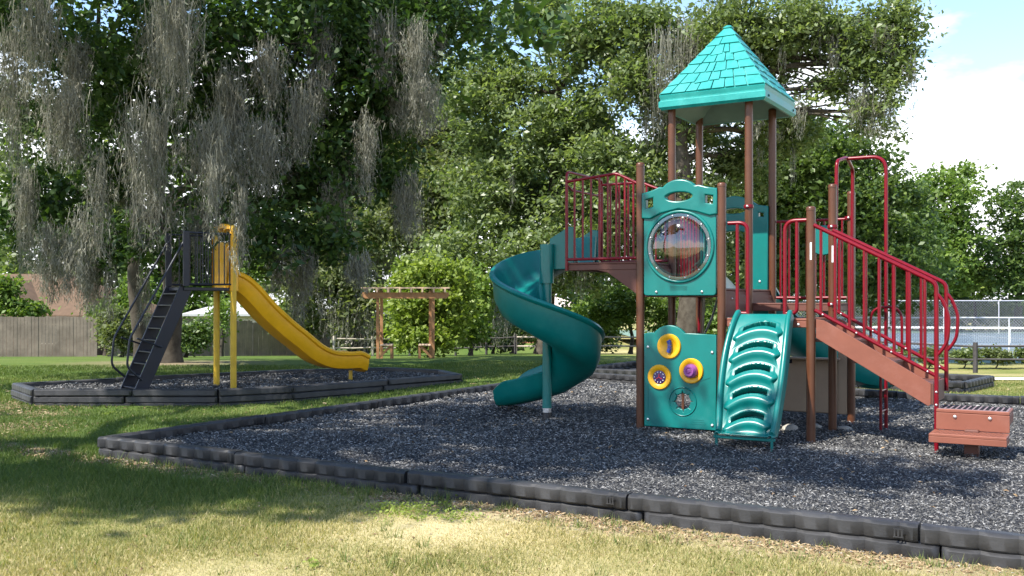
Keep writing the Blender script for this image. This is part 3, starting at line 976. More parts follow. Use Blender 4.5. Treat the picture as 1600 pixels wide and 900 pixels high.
# bubble window panel ---------------------------------------------------------
def arc_top_panel():
    z0, zs = 1.462, 2.30
    # body with a round window opening
    uc, zc = 0.457, 1.972
    body = [(0.062, z0), (0.852, z0), (0.852, zs), (0.062, zs)]
    body = []
    for (cx, cz, a0) in ((0.087, z0 + .025, 180), (0.827, z0 + .025, 270)):
        body += [(cx + .025 * math.cos(R(a0 + k * 15)), cz + .025 * math.sin(R(a0 + k * 15))) for k in range(7)]
    body += [(0.852, 2.36), (0.062, 2.36)]
    me = curve_panel([body, ellipse(uc, zc, 0.335, 0.335, 56)], 0.018, 0.010)
    root = link("bubble_panel", me, M['teal'], S)
    root["label"] = "teal panel with a round clear bubble window"
    # raised ring recess
    mb = MB()
    ring = []
    for k in range(57):
        a = 2 * math.pi * k / 56
        ring.append((uc + 0.372 * math.cos(a), -0.030, zc + 0.372 * math.sin(a)))
    mb.tube(ring, 0.018, 8, cap=False)
    mb.build("rim", M['teal'], root, 60)
    # clear flange and dome
    mb = MB()
    q = Matrix.Rotation(R(90), 3, 'X')
    prof = [(0.352, 0.031), (0.352, 0.037), (0.318, 0.039)]
    for k in range(1, 9):
        a = R(90) * k / 8
        prof.append((0.312 * math.cos(a) + .001, 0.04 + 0.15 * math.sin(a)))
    n = 48
    base = 0
    vs_, fs_ = [], []
    for (r, h) in prof:
        for k in range(n):
            a = 2 * math.pi * k / n
            p = q @ Vector((r * math.cos(a), r * math.sin(a), h))
            vs_.append((p.x + uc, p.y, p.z + zc))
    for i in range(len(prof) - 1):
        for k in range(n):
            fs_.append((i * n + k, i * n + (k + 1) % n, (i + 1) * n + (k + 1) % n, (i + 1) * n + k))
    mb.add(vs_, fs_)
    mb.build("window_bubble", M['bubble'], root, 50)
    for k in range(12):
        a = R(12 + 30 * k)
        bolt((uc + 0.336 * math.cos(a), -0.038, zc + 0.336 * math.sin(a)), (0, -1, 0), root, 0.0105)
    for u in (0.20, 0.71):
        bolt((u, -0.03, z0 + 0.03), (0, -1, 0), root, 0.014)
    # top with three see-through slots
    top = [(0.048, 2.300), (0.048, 2.545)]
    top += [(0.16, 2.570), (0.235, 2.600)] + [(0.457 + 0.20 * math.cos(R(150 - 6 * k)), 2.52 + 0.150 * math.sin(R(150 - 6 * k))) for k in range(21)] + [(0.68, 2.600), (0.76, 2.575)]
    top += [(0.866, 2.555), (0.866, 2.310), (0.80, 2.300), (0.66, 2.345), (0.457, 2.385), (0.25, 2.345), (0.13, 2.290)]
    holes = [[(0.066, 2.375), (0.180, 2.392), (0.180, 2.522), (0.066, 2.498)], ellipse(0.457, 2.50, 0.168, 0.062, 28), [(0.736, 2.408), (0.848, 2.390), (0.848, 2.505), (0.736, 2.522)]]
    me = curve_panel([top] + holes, 0.030, 0.014)
    o = link("panel_crest", me, M['teal'], root)
    o.location = (0, -0.008, 0)
    # embossed lines near the bottom
    for k in range(4):
        mb = MB(); mb.box((0.45, -0.030, z0 + 0.055 + k * 0.013), (0.19, 0.004, 0.004)); mb.build("embossed_line", M['teal'], root)
arc_top_panel()

# activity panel ---------------------------------------------------------------
def activity_panel():
    z0, zs = 0.055, 1.035
    out = [(0.062, z0), (0.855, z0), (0.855, zs)]
    uc1, _ = fr(1047, 541)
    out += [(0.60, zs + .012)] + [(uc1 + 0.215 * math.cos(R(38 + 104 * k / 14)), 0.915 + 0.215 * math.sin(R(38 + 104 * k / 14))) for k in range(15)] + [(0.10, zs + .012), (0.062, zs)]
    wu, wz = fr(1068, 627)
    hole = []
    for k in range(64):
        a = 2 * math.pi * k / 64
        rr = 0.092 + (0.030 if k % 8 in (0, 1) else 0)
        hole.append((wu + rr * math.cos(a), wz + rr * math.sin(a)))
    me = curve_panel([out, hole], 0.016, 0.008)
    root = link("activity_panel", me, M['teal'], S)
    root["label"] = "low teal activity panel with three yellow rings and a ship's wheel cut-out"
    q = Matrix.Rotation(R(90), 3, 'X')
    # wheel relief
    mb = MB(); mb.tube([(wu + 0.150 * math.cos(R(k * 6)), -0.024, wz + 0.150 * math.sin(R(k * 6))) for k in range(61)], 0.008, 6, cap=False)
    mb.build("wheel_relief", M['teal'], root, 60)
    mb = MB(); mb.box((wu - .005, 0.0, wz), (0.026, 0.02, 0.21)); mb.build("wheel_spoke", M['brown'], root)
    for (px, py, kind) in ((1047, 541, 0), (1032, 589, 1), (1081.6, 579.4, 2)):
        u, z = fr(px, py)
        mb = MB()
        mb.lathe([(0.134, 0.022), (0.134, 0.032), (0.126, 0.042), (0.100, 0.043), (0.082, 0.034), (0.072, 0.026), (0.01, 0.025)], 40, q, (u, 0, z))
        ring = mb.build("yellow_ring", M['yellow'], root, 40)
        if kind == 0:
            for k in range(9):
                a = R(-52 + k * 13)
                m = MB(); pz = z + 0.075 * math.sin(a); pu = u + 0.012 - 0.028 * (1 - math.cos(a))
                m.lathe([(0.014, -0.006), (0.024, -0.004), (0.024, 0.004), (0.014, 0.006)], 14, Matrix.Rotation(-a * .55, 3, 'Y'), (pu, -0.045, pz))
                m.build("roller_bead", M['blue'], ring, 50)
        elif kind == 1:
            m = MB(); m.lathe([(0.072, 0.026), (0.072, 0.034), (0.066, 0.038), (0.01, 0.038)], 32, q, (u, 0, z)); dial = m.build("dial", M['purple'], ring, 40)
            dial.data.materials.clear(); dial.data.materials.append(mat("dark_violet", (0.05, 0.02, 0.10), 0.4))
            for k in range(3):
                a = R(90 + 120 * k)
                m = MB(); m.bar((u, -0.040, z), (u + .038 * math.cos(a), -0.040, z + .038 * math.sin(a)), 0.006, 0.014, (0, 1, 0)); m.build("pointer", M['red'], ring)
            for k in range(10):
                a = R(36 * k)
                m = MB(); m.lathe([(0.006, 0.038), (0.006, 0.041), (0.001, 0.042)], 8, q, (u + .055 * math.cos(a), 0, z + .055 * math.sin(a))); m.build("dial_mark", M['white'], ring)
        else:
            m = MB(); m.lathe([(0.075, 0.026), (0.075, 0.060), (0.070, 0.075), (0.056, 0.105), (0.050, 0.110), (0.034, 0.108), (0.030, 0.100), (0.022, 0.101), (0.014, 0.108), (0.002, 0.108)], 32, q, (u, 0, z)); m.build("knob", M['purple'], ring, 35)
    for (u, z) in ((0.10, 0.90), (0.82, 0.86), (0.10, 0.12), (0.82, 0.10)):
        bolt((u, -0.024, z), (0, -1, 0), root, 0.016)
    for k in range(3):
        mb = MB(); mb.box((0.66, -0.025, 0.105 + k * 0.022), (0.17 - .02 * k, 0.004, 0.006)); mb.build("embossed_line", M['teal'], root)
    for (a, b) in (((0.10, .50), (0.32, .50)), ((0.10, .50), (0.10, .20)), ((0.70, .56), (0.80, .60))):
        mb = MB(); mb.bar((a[0], -0.024, a[1]), (b[0], -0.024, b[1]), 0.007, 0.006); mb.build("embossed_line", M['teal'], root)
activity_panel()

# the moulded climber -----------------------------------------------------------
def climber():
    prof = catmull([(0, 0.02, 1.245), (0, -0.06, 1.245), (0, -0.17, 1.14), (0, -0.30, 0.95), (0, -0.42, 0.70), (0, -0.52, 0.44), (0, -0.585, 0.24), (0, -0.65, 0.125), (0, -0.73, 0.11)], 14)
    L = [0]
    for i in range(1, len(prof)): L.append(L[-1] + (prof[i] - prof[i - 1]).length)
    tot = L[-1]
    NS, NT = 260, 120
    V, F = [], []
    def P(s):
        d = s * tot
        for i in range(1, len(L)):
            if d <= L[i] + 1e-9:
                t = (d - L[i - 1]) / (L[i] - L[i - 1])
                return prof[i - 1].lerp(prof[i], t)
        return prof[-1].copy()
    slots = [0.17, 0.335, 0.50, 0.665, 0.83]
    for j in range(NS + 1):
        s = j / NS
        p = P(s)
        tg = (P(min(1, s + .01)) - P(max(0, s - .01))).normalized()
        nrm = Vector((0, tg.z, -tg.y))
        if nrm.y > 0: nrm = -nrm
        for i in range(NT + 1):
            t = -1 + 2 * i / NT
            hw = 0.285 + 0.045 * math.sin(s * math.pi) 
            wob = 0.02 * math.sin(s * 5 * 2 * math.pi)
            d = 0.0
            at_ = abs(t)
            # raised side flanges
            fl = smooth01((at_ - 0.82) / 0.06) * (1 - smooth01((at_ - 0.93) / 0.07) * 1.6)
            d += 0.045 * fl * (1 if 0.04 < s < 0.95 else 0.3)
            # stepping ledges with deep slots above them
            for sc_ in slots:
                arch = 0.042 * (t / 0.6) ** 2
                ds = s - (sc_ + arch - 0.034 * t - 0.018)
                inx = 1 - smooth01((at_ - 0.50) / 0.05)
                inner = inx * smooth01((0.027 - abs(ds)) / 0.007)
                d -= 0.15 * inner
                rim = (1 - smooth01((at_ - 0.60) / 0.08)) * smooth01((0.040 - abs(ds)) / 0.012)
                d += 0.005 * rim * (1 - inner)
                led = (1 - smooth01((at_ - 0.66 - 0.06 * math.sin(ds * 60)) / 0.05)) * math.exp(-((ds - 0.060) / 0.034) ** 2)
                d += 0.040 * led
            V.append(tuple(Vector((C * 1.5 + t * hw + 0.0, p.y, p.z)) + nrm * d))
    for j in range(NS):
        for i in range(NT):
            k = j * (NT + 1) + i
            F.append((k, k + 1, k + NT + 2, k + NT + 1))
    mb = MB(); mb.add(V, F)
    o = part(mb, "climber", 'teal', smooth=75, label="moulded teal climbing wall with five stepping slots")
    sol = o.modifiers.new("thickness", 'SOLIDIFY')
    sol.thickness = 0.012
    sol.offset = -1 if True else 1
    for u in (1.5 * C - .27, 1.5 * C + .27):
        m = MB(); m.tube([(u, -0.70, 0.12), (u, -0.70, -0.05)], 0.014, 10); m.build("foot", M['teal'], o, 60)
    m = MB(); m.box((1.5 * C, -0.695, 0.085), (0.60, 0.03, 0.03), None, .006); m.build("bottom_bar", M['teal'], o)
    for u in (C + .10, 2 * C - .12):
        bolt((u, -0.008, D1 - 0.06), (0, -1, 0), o, 0.015)
climber()

# stair -----------------------------------------------------------------------
SV0, SV1 = 0.02, 0.74
def stair():
    root = bpy.data.objects.new("stair", None); COL.objects.link(root); root.parent = S
    root["label"] = "brown stair with maroon hand rails down to the transfer step"
    u0, u1 = 2 * C + 0.05, 2.93
    tz = lambda u: 1.278 - 0.597 * (u - 1.828) - 0.0
    for v in (SV0, SV1):
        pts = [(u0, tz(u0) - 0.035), (u0 + .08, tz(u0 + .08)), (u1, tz(u1)), (u1, tz(u1) - 0.19), (u1 - .02, tz(u1) - .205), (u0, tz(u0) - 0.215)]
        me = curve_panel([pts], 0.013, 0.003, 1)
        o = link("stringer", me, M['deck'], root); o.location = (0, v, 0)
    # treads and risers
    zs = [1.02, 0.82, 0.62]
    us = [(1.86, 2.26), (2.22, 2.60), (2.56, 2.93)]
    for (z, (a, b)) in zip(zs, us):
        m = MB(); m.box(((a + b) / 2, (SV0 + SV1) / 2, z - 0.015), (b - a, SV1 - SV0 - 0.035, 0.03), None, .005)
        m.build("tread", M['deckdark'], root, 30)
    for (u, za, zb) in ((1.872, 1.03, 1.20), (2.23, .835, .985), (2.57, .635, .785)):
        m = MB(); m.box((u, (SV0 + SV1) / 2, (za + zb) / 2), (0.012, SV1 - SV0 - 0.05, zb - za)); m.build("riser", M['deckdark'], root)
    m = MB(); m.box((2.945, (SV0 + SV1) / 2, 0.525), (0.022, SV1 - SV0 + 0.02, 0.20), None, .004); m.build("end_plate", M['deckdark'], root)
    # hand rails
    top = lambda u: 2.11 - 0.52 * (u - 1.927)
    low = lambda u: 1.296 - 0.545 * (u - 1.886)
    for v, ue, gnd in ((SV0 - 0.035, 2.985, True), (SV1 + 0.035, 2.97, False)):
        hr = bpy.data.objects.new("hand_rail", None); COL.objects.link(hr); hr.parent = root
        m = MB(); m.tube(fillet([(1.86, v, top(1.86)), (ue, v, top(ue)), (ue, v, -0.08 if gnd else 0.50)], 0.06), 0.0205, 12); m.build("top_tube", M['maroon'], hr, 60)
        m = MB(); m.tube([(1.87, v, low(1.87)), (ue, v, low(ue))], 0.0185, 12); m.build("lower_tube", M['maroon'], hr, 60)
        nb = 8
        for i in range(nb):
            u = 1.93 + (ue - 0.10 - 1.93) * i / (nb - 1)
            m = MB(); m.tube([(u, v, low(u)), (u, v, top(u))], 0.0150, 10); m.build("bar", M['maroon'], hr, 60)
        z1, z0 = top(ue) - 0.10, low(ue) + 0.22
        arc = [(ue, v, z1 + .01), (ue + .055, v, z1 - .07), (ue + .098, v, z1 - .19), (ue + .105, v, (z1 + z0) / 2), (ue + .092, v, z0 + .12), (ue + .05, v, z0 + .03), (ue, v, z0 - .03)]
        m = MB(); m.tube(catmull(arc, 5), 0.0165, 10); m.build("end_loop", M['maroon'], hr, 60)
        for z in (0.43, 0.55):
            if gnd: bolt((ue, v - .016, z), (0, -1, 0), root, 0.011)
        for i in range(4):
            bolt((1.95 + i * .32, v - .015, low(1.95 + i * .32)), (0, -1, 0), root, 0.010)
stair()

# transfer step ------------------------------------------------------------------
def transfer_step():
    root = bpy.data.objects.new("transfer_step", None); COL.objects.link(root); root.parent = S
    root["label"] = "two-level brown transfer step on a short pedestal"
    u0, u1 = 2.99, 3.60
    um = (u0 + u1) / 2
    m = MB()
    m.box((um, 0.13, 0.385), (u1 - u0, 0.42, 0.032), None, .006)
    m.box((um, -0.071, 0.29), (u1 - u0, 0.022, 0.155), None, .004)
    for u in (u0 + .011, u1 - .011): m.box((u, 0.14, 0.325), (0.022, 0.40, 0.088), None, .004)
    m.box((um, 0.33, 0.325), (u1 - u0 - .046, 0.022, 0.088), None, .004)
    up = m.build("upper_step", M['deck'], root, 30)
    m = MB()
    m.box((um - .01, -0.235, 0.195), (u1 - u0 + .02, 0.32, 0.028), None, .006)
    m.box((um - .01, -0.385, 0.155), (u1 - u0 + .02, 0.020, 0.056), None, .004)
    for u in (u0 - .009, u1 - .011): m.box((u, -0.235, 0.155), (0.020, 0.28, 0.056), None, .004)
    lo = m.build("lower_step", M['deck'], root, 30)
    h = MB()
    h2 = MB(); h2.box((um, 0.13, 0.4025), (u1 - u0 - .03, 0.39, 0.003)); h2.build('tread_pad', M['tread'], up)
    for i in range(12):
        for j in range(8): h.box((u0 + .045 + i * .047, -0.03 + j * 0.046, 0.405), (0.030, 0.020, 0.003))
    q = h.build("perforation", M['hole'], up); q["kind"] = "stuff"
    h = MB()
    for i in range(13):
        for j in range(5): h.box((u0 + .03 + i * .043 + (.02 if j % 2 else 0), -0.35 + j * 0.056, 0.2095), (0.024, 0.020, 0.003))
    q = h.build("perforation", M['deckdark'], lo); q["kind"] = "stuff"
    m = MB(); m.box((um, -0.1, 0.08), (0.12, 0.12, 0.30), None, .008); m.build("pedestal", M['deckdark'], root)
    m = MB(); m.box((um, 0.0, 0.165), (0.4, 0.40, 0.03)); m.build("under_plate", M['deckdark'], root)
    for u in (u0 + .16, u1 - .16): bolt((u, -0.083, 0.335), (0, -1, 0), root, 0.017)
transfer_step()

# climbing pole, loop and rung ladder on the right-hand side -----------------------------
mb = MB()
mb.tube(fillet([(2 * C + .02, C + .05, 2.10), (2 * C + .03, C + .06, 2.90), (2 * C + .05, 1.5 * C, 2.985), (2 * C + .03, 2 * C - .06, 2.90), (2 * C + .02, 2 * C - .05, 2.10)], .08), 0.020, 12)
part(mb, "overhead_loop", 'maroon', smooth=60)
mb = MB(); mb.tube(fillet([(2 * C + .05, 1.5 * C, 2.97), (2.29, 1.5 * C, 2.97), (2.29, 1.5 * C, -.06)], .16, 8), 0.020, 12)
part(mb, "climbing_pole", 'maroon', smooth=60)
mb = MB(); mb.tube([(2.29, 1.5 * C - .30, -.06), (2.29, 1.5 * C - .30, 0.86)], 0.015, 10); part(mb, "ladder_leg", 'maroon', smooth=60)
for z in (0.22, 0.44, 0.66):
    mb = MB(); mb.tube([(2.29, 1.5 * C - .30, z), (2.29, 1.5 * C, z)], 0.011, 8); part(mb, "rung", 'maroon', smooth=60)
mb = MB(); mb.tube(fillet([(2.15, 1.5 * C - .1, 0.80), (2.15, 1.5 * C - .1, 1.33), (2.47, 1.5 * C - .1, 1.33), (2.47, 1.5 * C - .1, 0.80)], .15, 8), 0.015, 10)
mb.tube([(2.15, 1.5 * C - .1, 0.84), (2.47, 1.5 * C - .1, 0.84)], 0.012, 8)
part(mb, "step_hoop", 'maroon', smooth=60)
for (u, v, z) in ((2 * C, C - .047, 2.19), (2 * C, C - .047, 1.36), (C, C - .05, 2.45), (2 * C - .02, 2 * C - .047, 2.35)):
    mb = MB(); mb.lathe([(0.052, -.02), (0.054, -.015), (0.054, .015), (0.052, .02)], 16, None, (u, v + .047, z)); part(mb, "clamp", 'maroon', smooth=50)
    bolt((u, v - .008, z), (0, -1, 0), S, 0.014)

# spiral slide -----------------------------------------------------------------------
def spiral():
    root = bpy.data.objects.new("spiral_slide", None); COL.objects.link(root); root.parent = S
    root["label"] = "dark teal spiral slide winding round its pole"
    pu, pv = -1.21, 0.10
    Rc = 0.360
    path, sides, ups, par = [], [], [], []
    # straight start
    for k in range(5):
        t = k / 5
        path.append(Vector((-C + 0.03 + t * (pu + C - 0.03), pv + Rc, D3 - 0.02 - 0.02 * t))); sides.append(Vector((0, 1, 0))); par.append(0.0)
    N = 72
    for k in range(N + 1):
        t = k / N
        ph = 2 * math.pi * t
        dr = Vector((-math.sin(ph), math.cos(ph), 0))
        path.append(Vector((pu, pv, 0)) + dr * Rc + Vector((0, 0, 1.79 - 1.44 * (t * .97 + .03 * t * t)))); sides.append(dr); par.append(smooth01(t * 5))
    for k in range(1, 13):
        t = k / 12
        path.append(Vector((pu - 0.80 * t, pv + Rc, 0.35 - 0.30 * t + 0.10 * t * t))); sides.append(Vector((0, 1, 0))); par.append(1 - 0.35 * t)
    n = len(path)
    ups = [Vector((0, 0, 1))] * n
    def section(i):
        b = par[i]
        wo, wi = 0.262, -0.285                       # outer / inner half widths
        ho, hi = 0.30 + 0.10 * b, 0.26 - 0.02 * b      # wall heights
        if i < 8: ho = 0.34
        end = max(0, (i - (n - 9)) / 8)
        ho -= 0.06 * end; hi -= 0.0 * end
        inner = [(wi + .02, hi), (wi + .035, 0.12), (-0.20, 0.025), (-0.08, 0.0), (0.08, 0.0), (0.17, 0.035), (wo - .045, 0.14), (wo - .02, ho)]
        rim = [(wo - .005, ho + .022), (wo + .035, ho + .015), (wo + .048, ho - .012), (wo + .035, ho - .040), (wo + .012, ho - .050)]
        outer = [(wo - .008, 0.12), (0.19, -0.005), (0.07, -0.045), (-0.09, -0.045), (-0.225, -0.01), (wi - .0, 0.10), (wi - .018, hi - .04), (wi - .03, hi), (wi - .005, hi + .02)]
        sec_ = inner + rim + outer
        k = max(0, i - (n - 4)) / 3
        return [(a * (1 - .16 * k * k), b2 * (1 - .30 * k * k) - .01 * k) for a, b2 in sec_]
    m = MB(); m.sweep(path, sides, ups, section)
    m.build("chute", M['teal'], root, 50)
    m = MB(); m.tube([(pu, pv, 0.16), (pu, pv, 2.02)], 0.053, 18); m.tube([(pu, pv, 1.60), (pu, pv, 2.05)], 0.080, 18)
    m.build("centre_pole", M['teal'], root, 60)
    m = MB(); m.tube([(pu, pv, 0.11), (pu, pv, 0.17)], 0.050, 18); m.build("pole_collar", M['steel'], root, 60)
    m = MB(); m.tube([(pu, pv, -0.08), (pu, pv, 0.115)], 0.044, 18); m.build("pole_foot", M['border'], root, 60)
    # entry hood side walls against the deck
    for v in (pv + Rc + .31, pv + Rc - .31):
        me = curve_panel([[(-C - .27, D3 - .06), (-C + .03, D3 - .06), (-C + .03, D3 + .40), (-C - .03, D3 + .41), (-C - .27, D3 + .28)]], 0.014, 0.008)
        o = link("entry_wall", me, M['teal'], root); o.location = (0, v, 0)
spiral()

# second slide at the back with its hood ---------------------------------------------
def back_slide():
    root = bpy.data.objects.new("curved_slide", None); COL.objects.link(root); root.parent = S
    root["label"] = "teal curved slide leaving the back of the roofed deck"
    ctl = [(0.457, 2 * C - .02, D2), (0.457, 2.3, D2 - .12), (0.56, 2.75, 1.12), (0.82, 3.3, 0.74), (1.12, 3.8, 0.46), (1.38, 4.2, 0.30), (1.55, 4.5, 0.27)]
    path = catmull(ctl, 7)
    sides = []
    for i in range(len(path)):
        t = path[min(i + 1, len(path) - 1)] - path[max(i - 1, 0)]
        t.z = 0; t.normalize()
        sides.append(Vector((t.y, -t.x, 0)))
    ups = [Vector((0, 0, 1))] * len(path)
    w, h = 0.27, 0.27
    sec = [(-w + .02, h), (-w + .03, .1), (-.17, .02), (0, 0), (.17, .02), (w - .03, .1), (w - .02, h), (w + .03, h + .012), (w + .04, h - .03), (w + .008, h - .04), (w, .08), (.2, -.03), (0, -.05), (-.2, -.03), (-w, .08), (-w - .008, h - .04), (-w - .04, h - .03), (-w - .03, h + .012)]
    m = MB(); m.sweep(path, sides, ups, sec); m.build("chute", M['teal'], root, 50)
    m = MB(); m.lathe([(0.04, -.09), (0.20, -.07), (0.265, 0), (0.27, .12), (0.25, .24), (0.2, .25), (0.02, .12)], 22, None, (1.575, 4.53, 0.26)); m.build("exit_bowl", M['teal'], root, 50)
    # hood panel between the two back posts
    top = [(0.048, D2 - .08), (0.24, D2 - .08), (0.24, 2.16)] + [(0.457 + 0.217 * math.cos(R(180 - 12 * k)), 2.16 + 0.10 * math.sin(R(180 - 12 * k))) for k in range(1, 15)] + [(0.674, 2.16), (0.674, D2 - .08), (0.866, D2 - .08), (0.866, 2.52), (0.74, 2.54), (0.66, 2.60)]
    top += [(0.457 + 0.20 * math.cos(R(30 + 6 * k)), 2.52 + 0.14 * math.sin(R(30 + 6 * k))) for k in range(21)] + [(0.25, 2.60), (0.17, 2.54), (0.048, 2.52)]
    holes = [[(0.75, 2.40), (0.835, 2.39), (0.835, 2.46), (0.75, 2.475)], ellipse(0.457, 2.49, 0.15, 0.045, 24), [(0.085, 2.39), (0.165, 2.40), (0.165, 2.475), (0.085, 2.46)]]
    me = curve_panel([top] + holes, 0.030, 0.012)
    o = link("slide_hood", me, M['teal'], root); o.location = (0, 2 * C - .02, 0)
    bolt((0.78, 2 * C - .06, D2 + .10), (0, -1, 0), root, 0.016)
back_slide()

# tan counter panel under the landing and pale footings
mb = MB()
mb.box((1.5 * C - .05, 2 * C, 0.40), (C - .16, 0.035, 0.62), None, .012)
part(mb, "counter_panel", 'tan', smooth=30, label="tan play counter panel under the landing")
mb = MB(); mb.box((1.5 * C - .05, 2 * C - .05, 0.725), (C - .12, 0.16, 0.025), None, .008); part(mb, "counter_shelf", 'tan', smooth=30)
mb = MB(); mb.box((2 * C - .09, 2 * C - .02, 0.48), (0.10, 0.03, 0.78), None, .01); part(mb, "counter_side", 'tan', smooth=30)
for u in (1.15, 1.62):
    mb = MB(); mb.box((u, 2 * C - .10, 0.69), (0.05, 0.02, 0.05)); part(mb, "shelf_bracket", 'hole')

# transfer grips glimpsed under the high deck
mb = MB(); mb.tube([(0.30, 1.2, 1.02), (0.42, 1.1, 1.20), (0.52, 1.0, 1.42)], 0.014, 8); part(mb, "brace", 'steel', smooth=60)
mb = MB(); mb.tube([(0.10, 1.55, 0.0), (0.10, 1.55, 1.45)], 0.02, 10); part(mb, "ladder_leg", 'maroon', smooth=60)
mb = MB(); mb.tube([(0.82, 0.5, 1.45), (0.86, 0.42, 0.9)], 0.016, 8); part(mb, "brace", 'steel', smooth=60)

# roof ------------------------------------------------------------------------------
def roof():
    cu, cv = 0.457 + 0.07, 1.5 * C
    hs = 0.62
    ze, zf, za = 3.60, 3.775, 4.66
    root = bpy.data.objects.new("roof", None); COL.objects.link(root); root.parent = S
    root["label"] = "bright teal pyramid roof with moulded shingles"
    def sq(h, z): return [(cu - h, cv - h, z), (cu + h, cv - h, z), (cu + h, cv + h, z), (cu - h, cv + h, z)]
    m = MB()
    rings = [sq(hs - .05, ze + .004), sq(hs - .02, ze), sq(hs + .004, ze + .03), sq(hs + .004, ze + .095), sq(hs - .012, ze + .105), sq(hs - .012, ze + .12), sq(hs, zf - .01), sq(hs - .02, zf + .004)]
    vs_ = [p for r in rings for p in r]
    fs_ = []
    for k in range(len(rings) - 1):
        for i in range(4):
            j = (i + 1) % 4
            fs_.append((k * 4 + i, k * 4 + j, k * 4 + 4 + j, k * 4 + 4 + i))
    m.add(vs_, fs_)
    m.build("fascia", M['teal_roof'], root)
    # underside
    m = MB()
    a = sq(hs - .05, ze + .006); b = sq(0.20, ze + .26)
    m.add(a + b, [(0, 4, 5, 1), (1, 5, 6, 2), (2, 6, 7, 3), (3, 7, 4, 0), (4, 7, 6, 5)])
    m.build("lining", M['teal_in'], root)
    # shell under the shingles
    m = MB()
    a = sq(hs - .022, zf + .003)
    m.add(a + [(cu, cv, za - .03)], [(0, 1, 4), (1, 2, 4), (2, 3, 4), (3, 0, 4)])
    m.build("roof_shell", M['teal_roof'], root)
    apex = Vector((cu, cv, za - 0.018))
    rnd = random.Random(3)
    nc = 7
    corners = [Vector(p) for p in sq(hs - .012, zf)]
    for f in range(4):
        c0, c1 = corners[f], corners[(f + 1) % 4]
        nrm = (c1 - c0).cross(apex - c0).normalized()
        for k in range(nc):
            t0, t1 = k / nc * .95, min(0.965, (k + 1.12) / nc * .95)
            n = max(1, 8 - k - (1 if k > 4 else 0))
            cuts = [0.0] + [min(.97, max(.03, (i + rnd.uniform(-.22, .22)) / n)) for i in range(1, n)] + [1.0]
            for i in range(n):
                s0, s1 = cuts[i], cuts[i + 1]
                dt = rnd.uniform(-.028, .02) if k > 0 else 0
                def pt(s, t): return c0.lerp(apex, t).lerp(c1.lerp(apex, t), s)
                g = 0.006 / max(.05, (1 - t0))
                a0, a1 = (s0 + (g if i else 0)), (s1 - (g if i < n - 1 else 0))
                lo0, lo1, hi1, hi0 = pt(a0, t0 + dt), pt(a1, t0 + dt * .4), pt(a1, t1), pt(a0, t1)
                th, th2 = nrm * (0.015 + rnd.uniform(0, .006)), nrm * 0.006
                m = MB()
                m.add([lo0, lo1, hi1, hi0, lo0 + th, lo1 + th, hi1 + th2, hi0 + th2],
                      [(0, 3, 2, 1), (4, 5, 6, 7), (0, 1, 5, 4), (1, 2, 6, 5), (2, 3, 7, 6), (3, 0, 4, 7)])
                m.build("shingle", M['teal_roof'], root)
    m = MB(); m.box((cu, cv, za - .052), (0.105, 0.105, 0.05), None, .020); m.build("apex_cap", M['teal_roof'], root, 40)
    for v in (-0.5, 0.5):
        m = MB(); m.lathe([(0.014, 0), (0.014, .008), (0.004, .011)], 10, Matrix.Rotation(R(90), 3, 'Y'), (cu + hs + .003, cv + v, ze + .06)); m.build("bolt", M['hole'], root, 50)
roof()

# pale footings at the foot of some posts
for i, (u, v, s) in enumerate(((2 * C + .10, C + .10, .10), (1.42, 0.75, .13), (1.62, 1.05, .09))):
    bm_ = MB()
    prof = [(s * .9, -.03), (s, 0.0), (s * .85, s * .35), (s * .4, s * .52), (s * .05, s * .55)]
    bm_.lathe(prof, 9, Matrix.Rotation(i, 3, 'Z') @ Matrix.Diagonal((1, .7, 1)), (0, 0, 0))
    w = P0 + uu * u + vv * v
    o = bm_.build("stone", M['rock'], None, 50, (w.x, w.y, 0.0))
    tag(o, ["pale lump of concrete beside a brown post right of the tan panel", "largest pale concrete lump on the mulch behind the climber", "small pale concrete lump nearest the tan panel"][i], "stone", "pale lumps on the mulch")

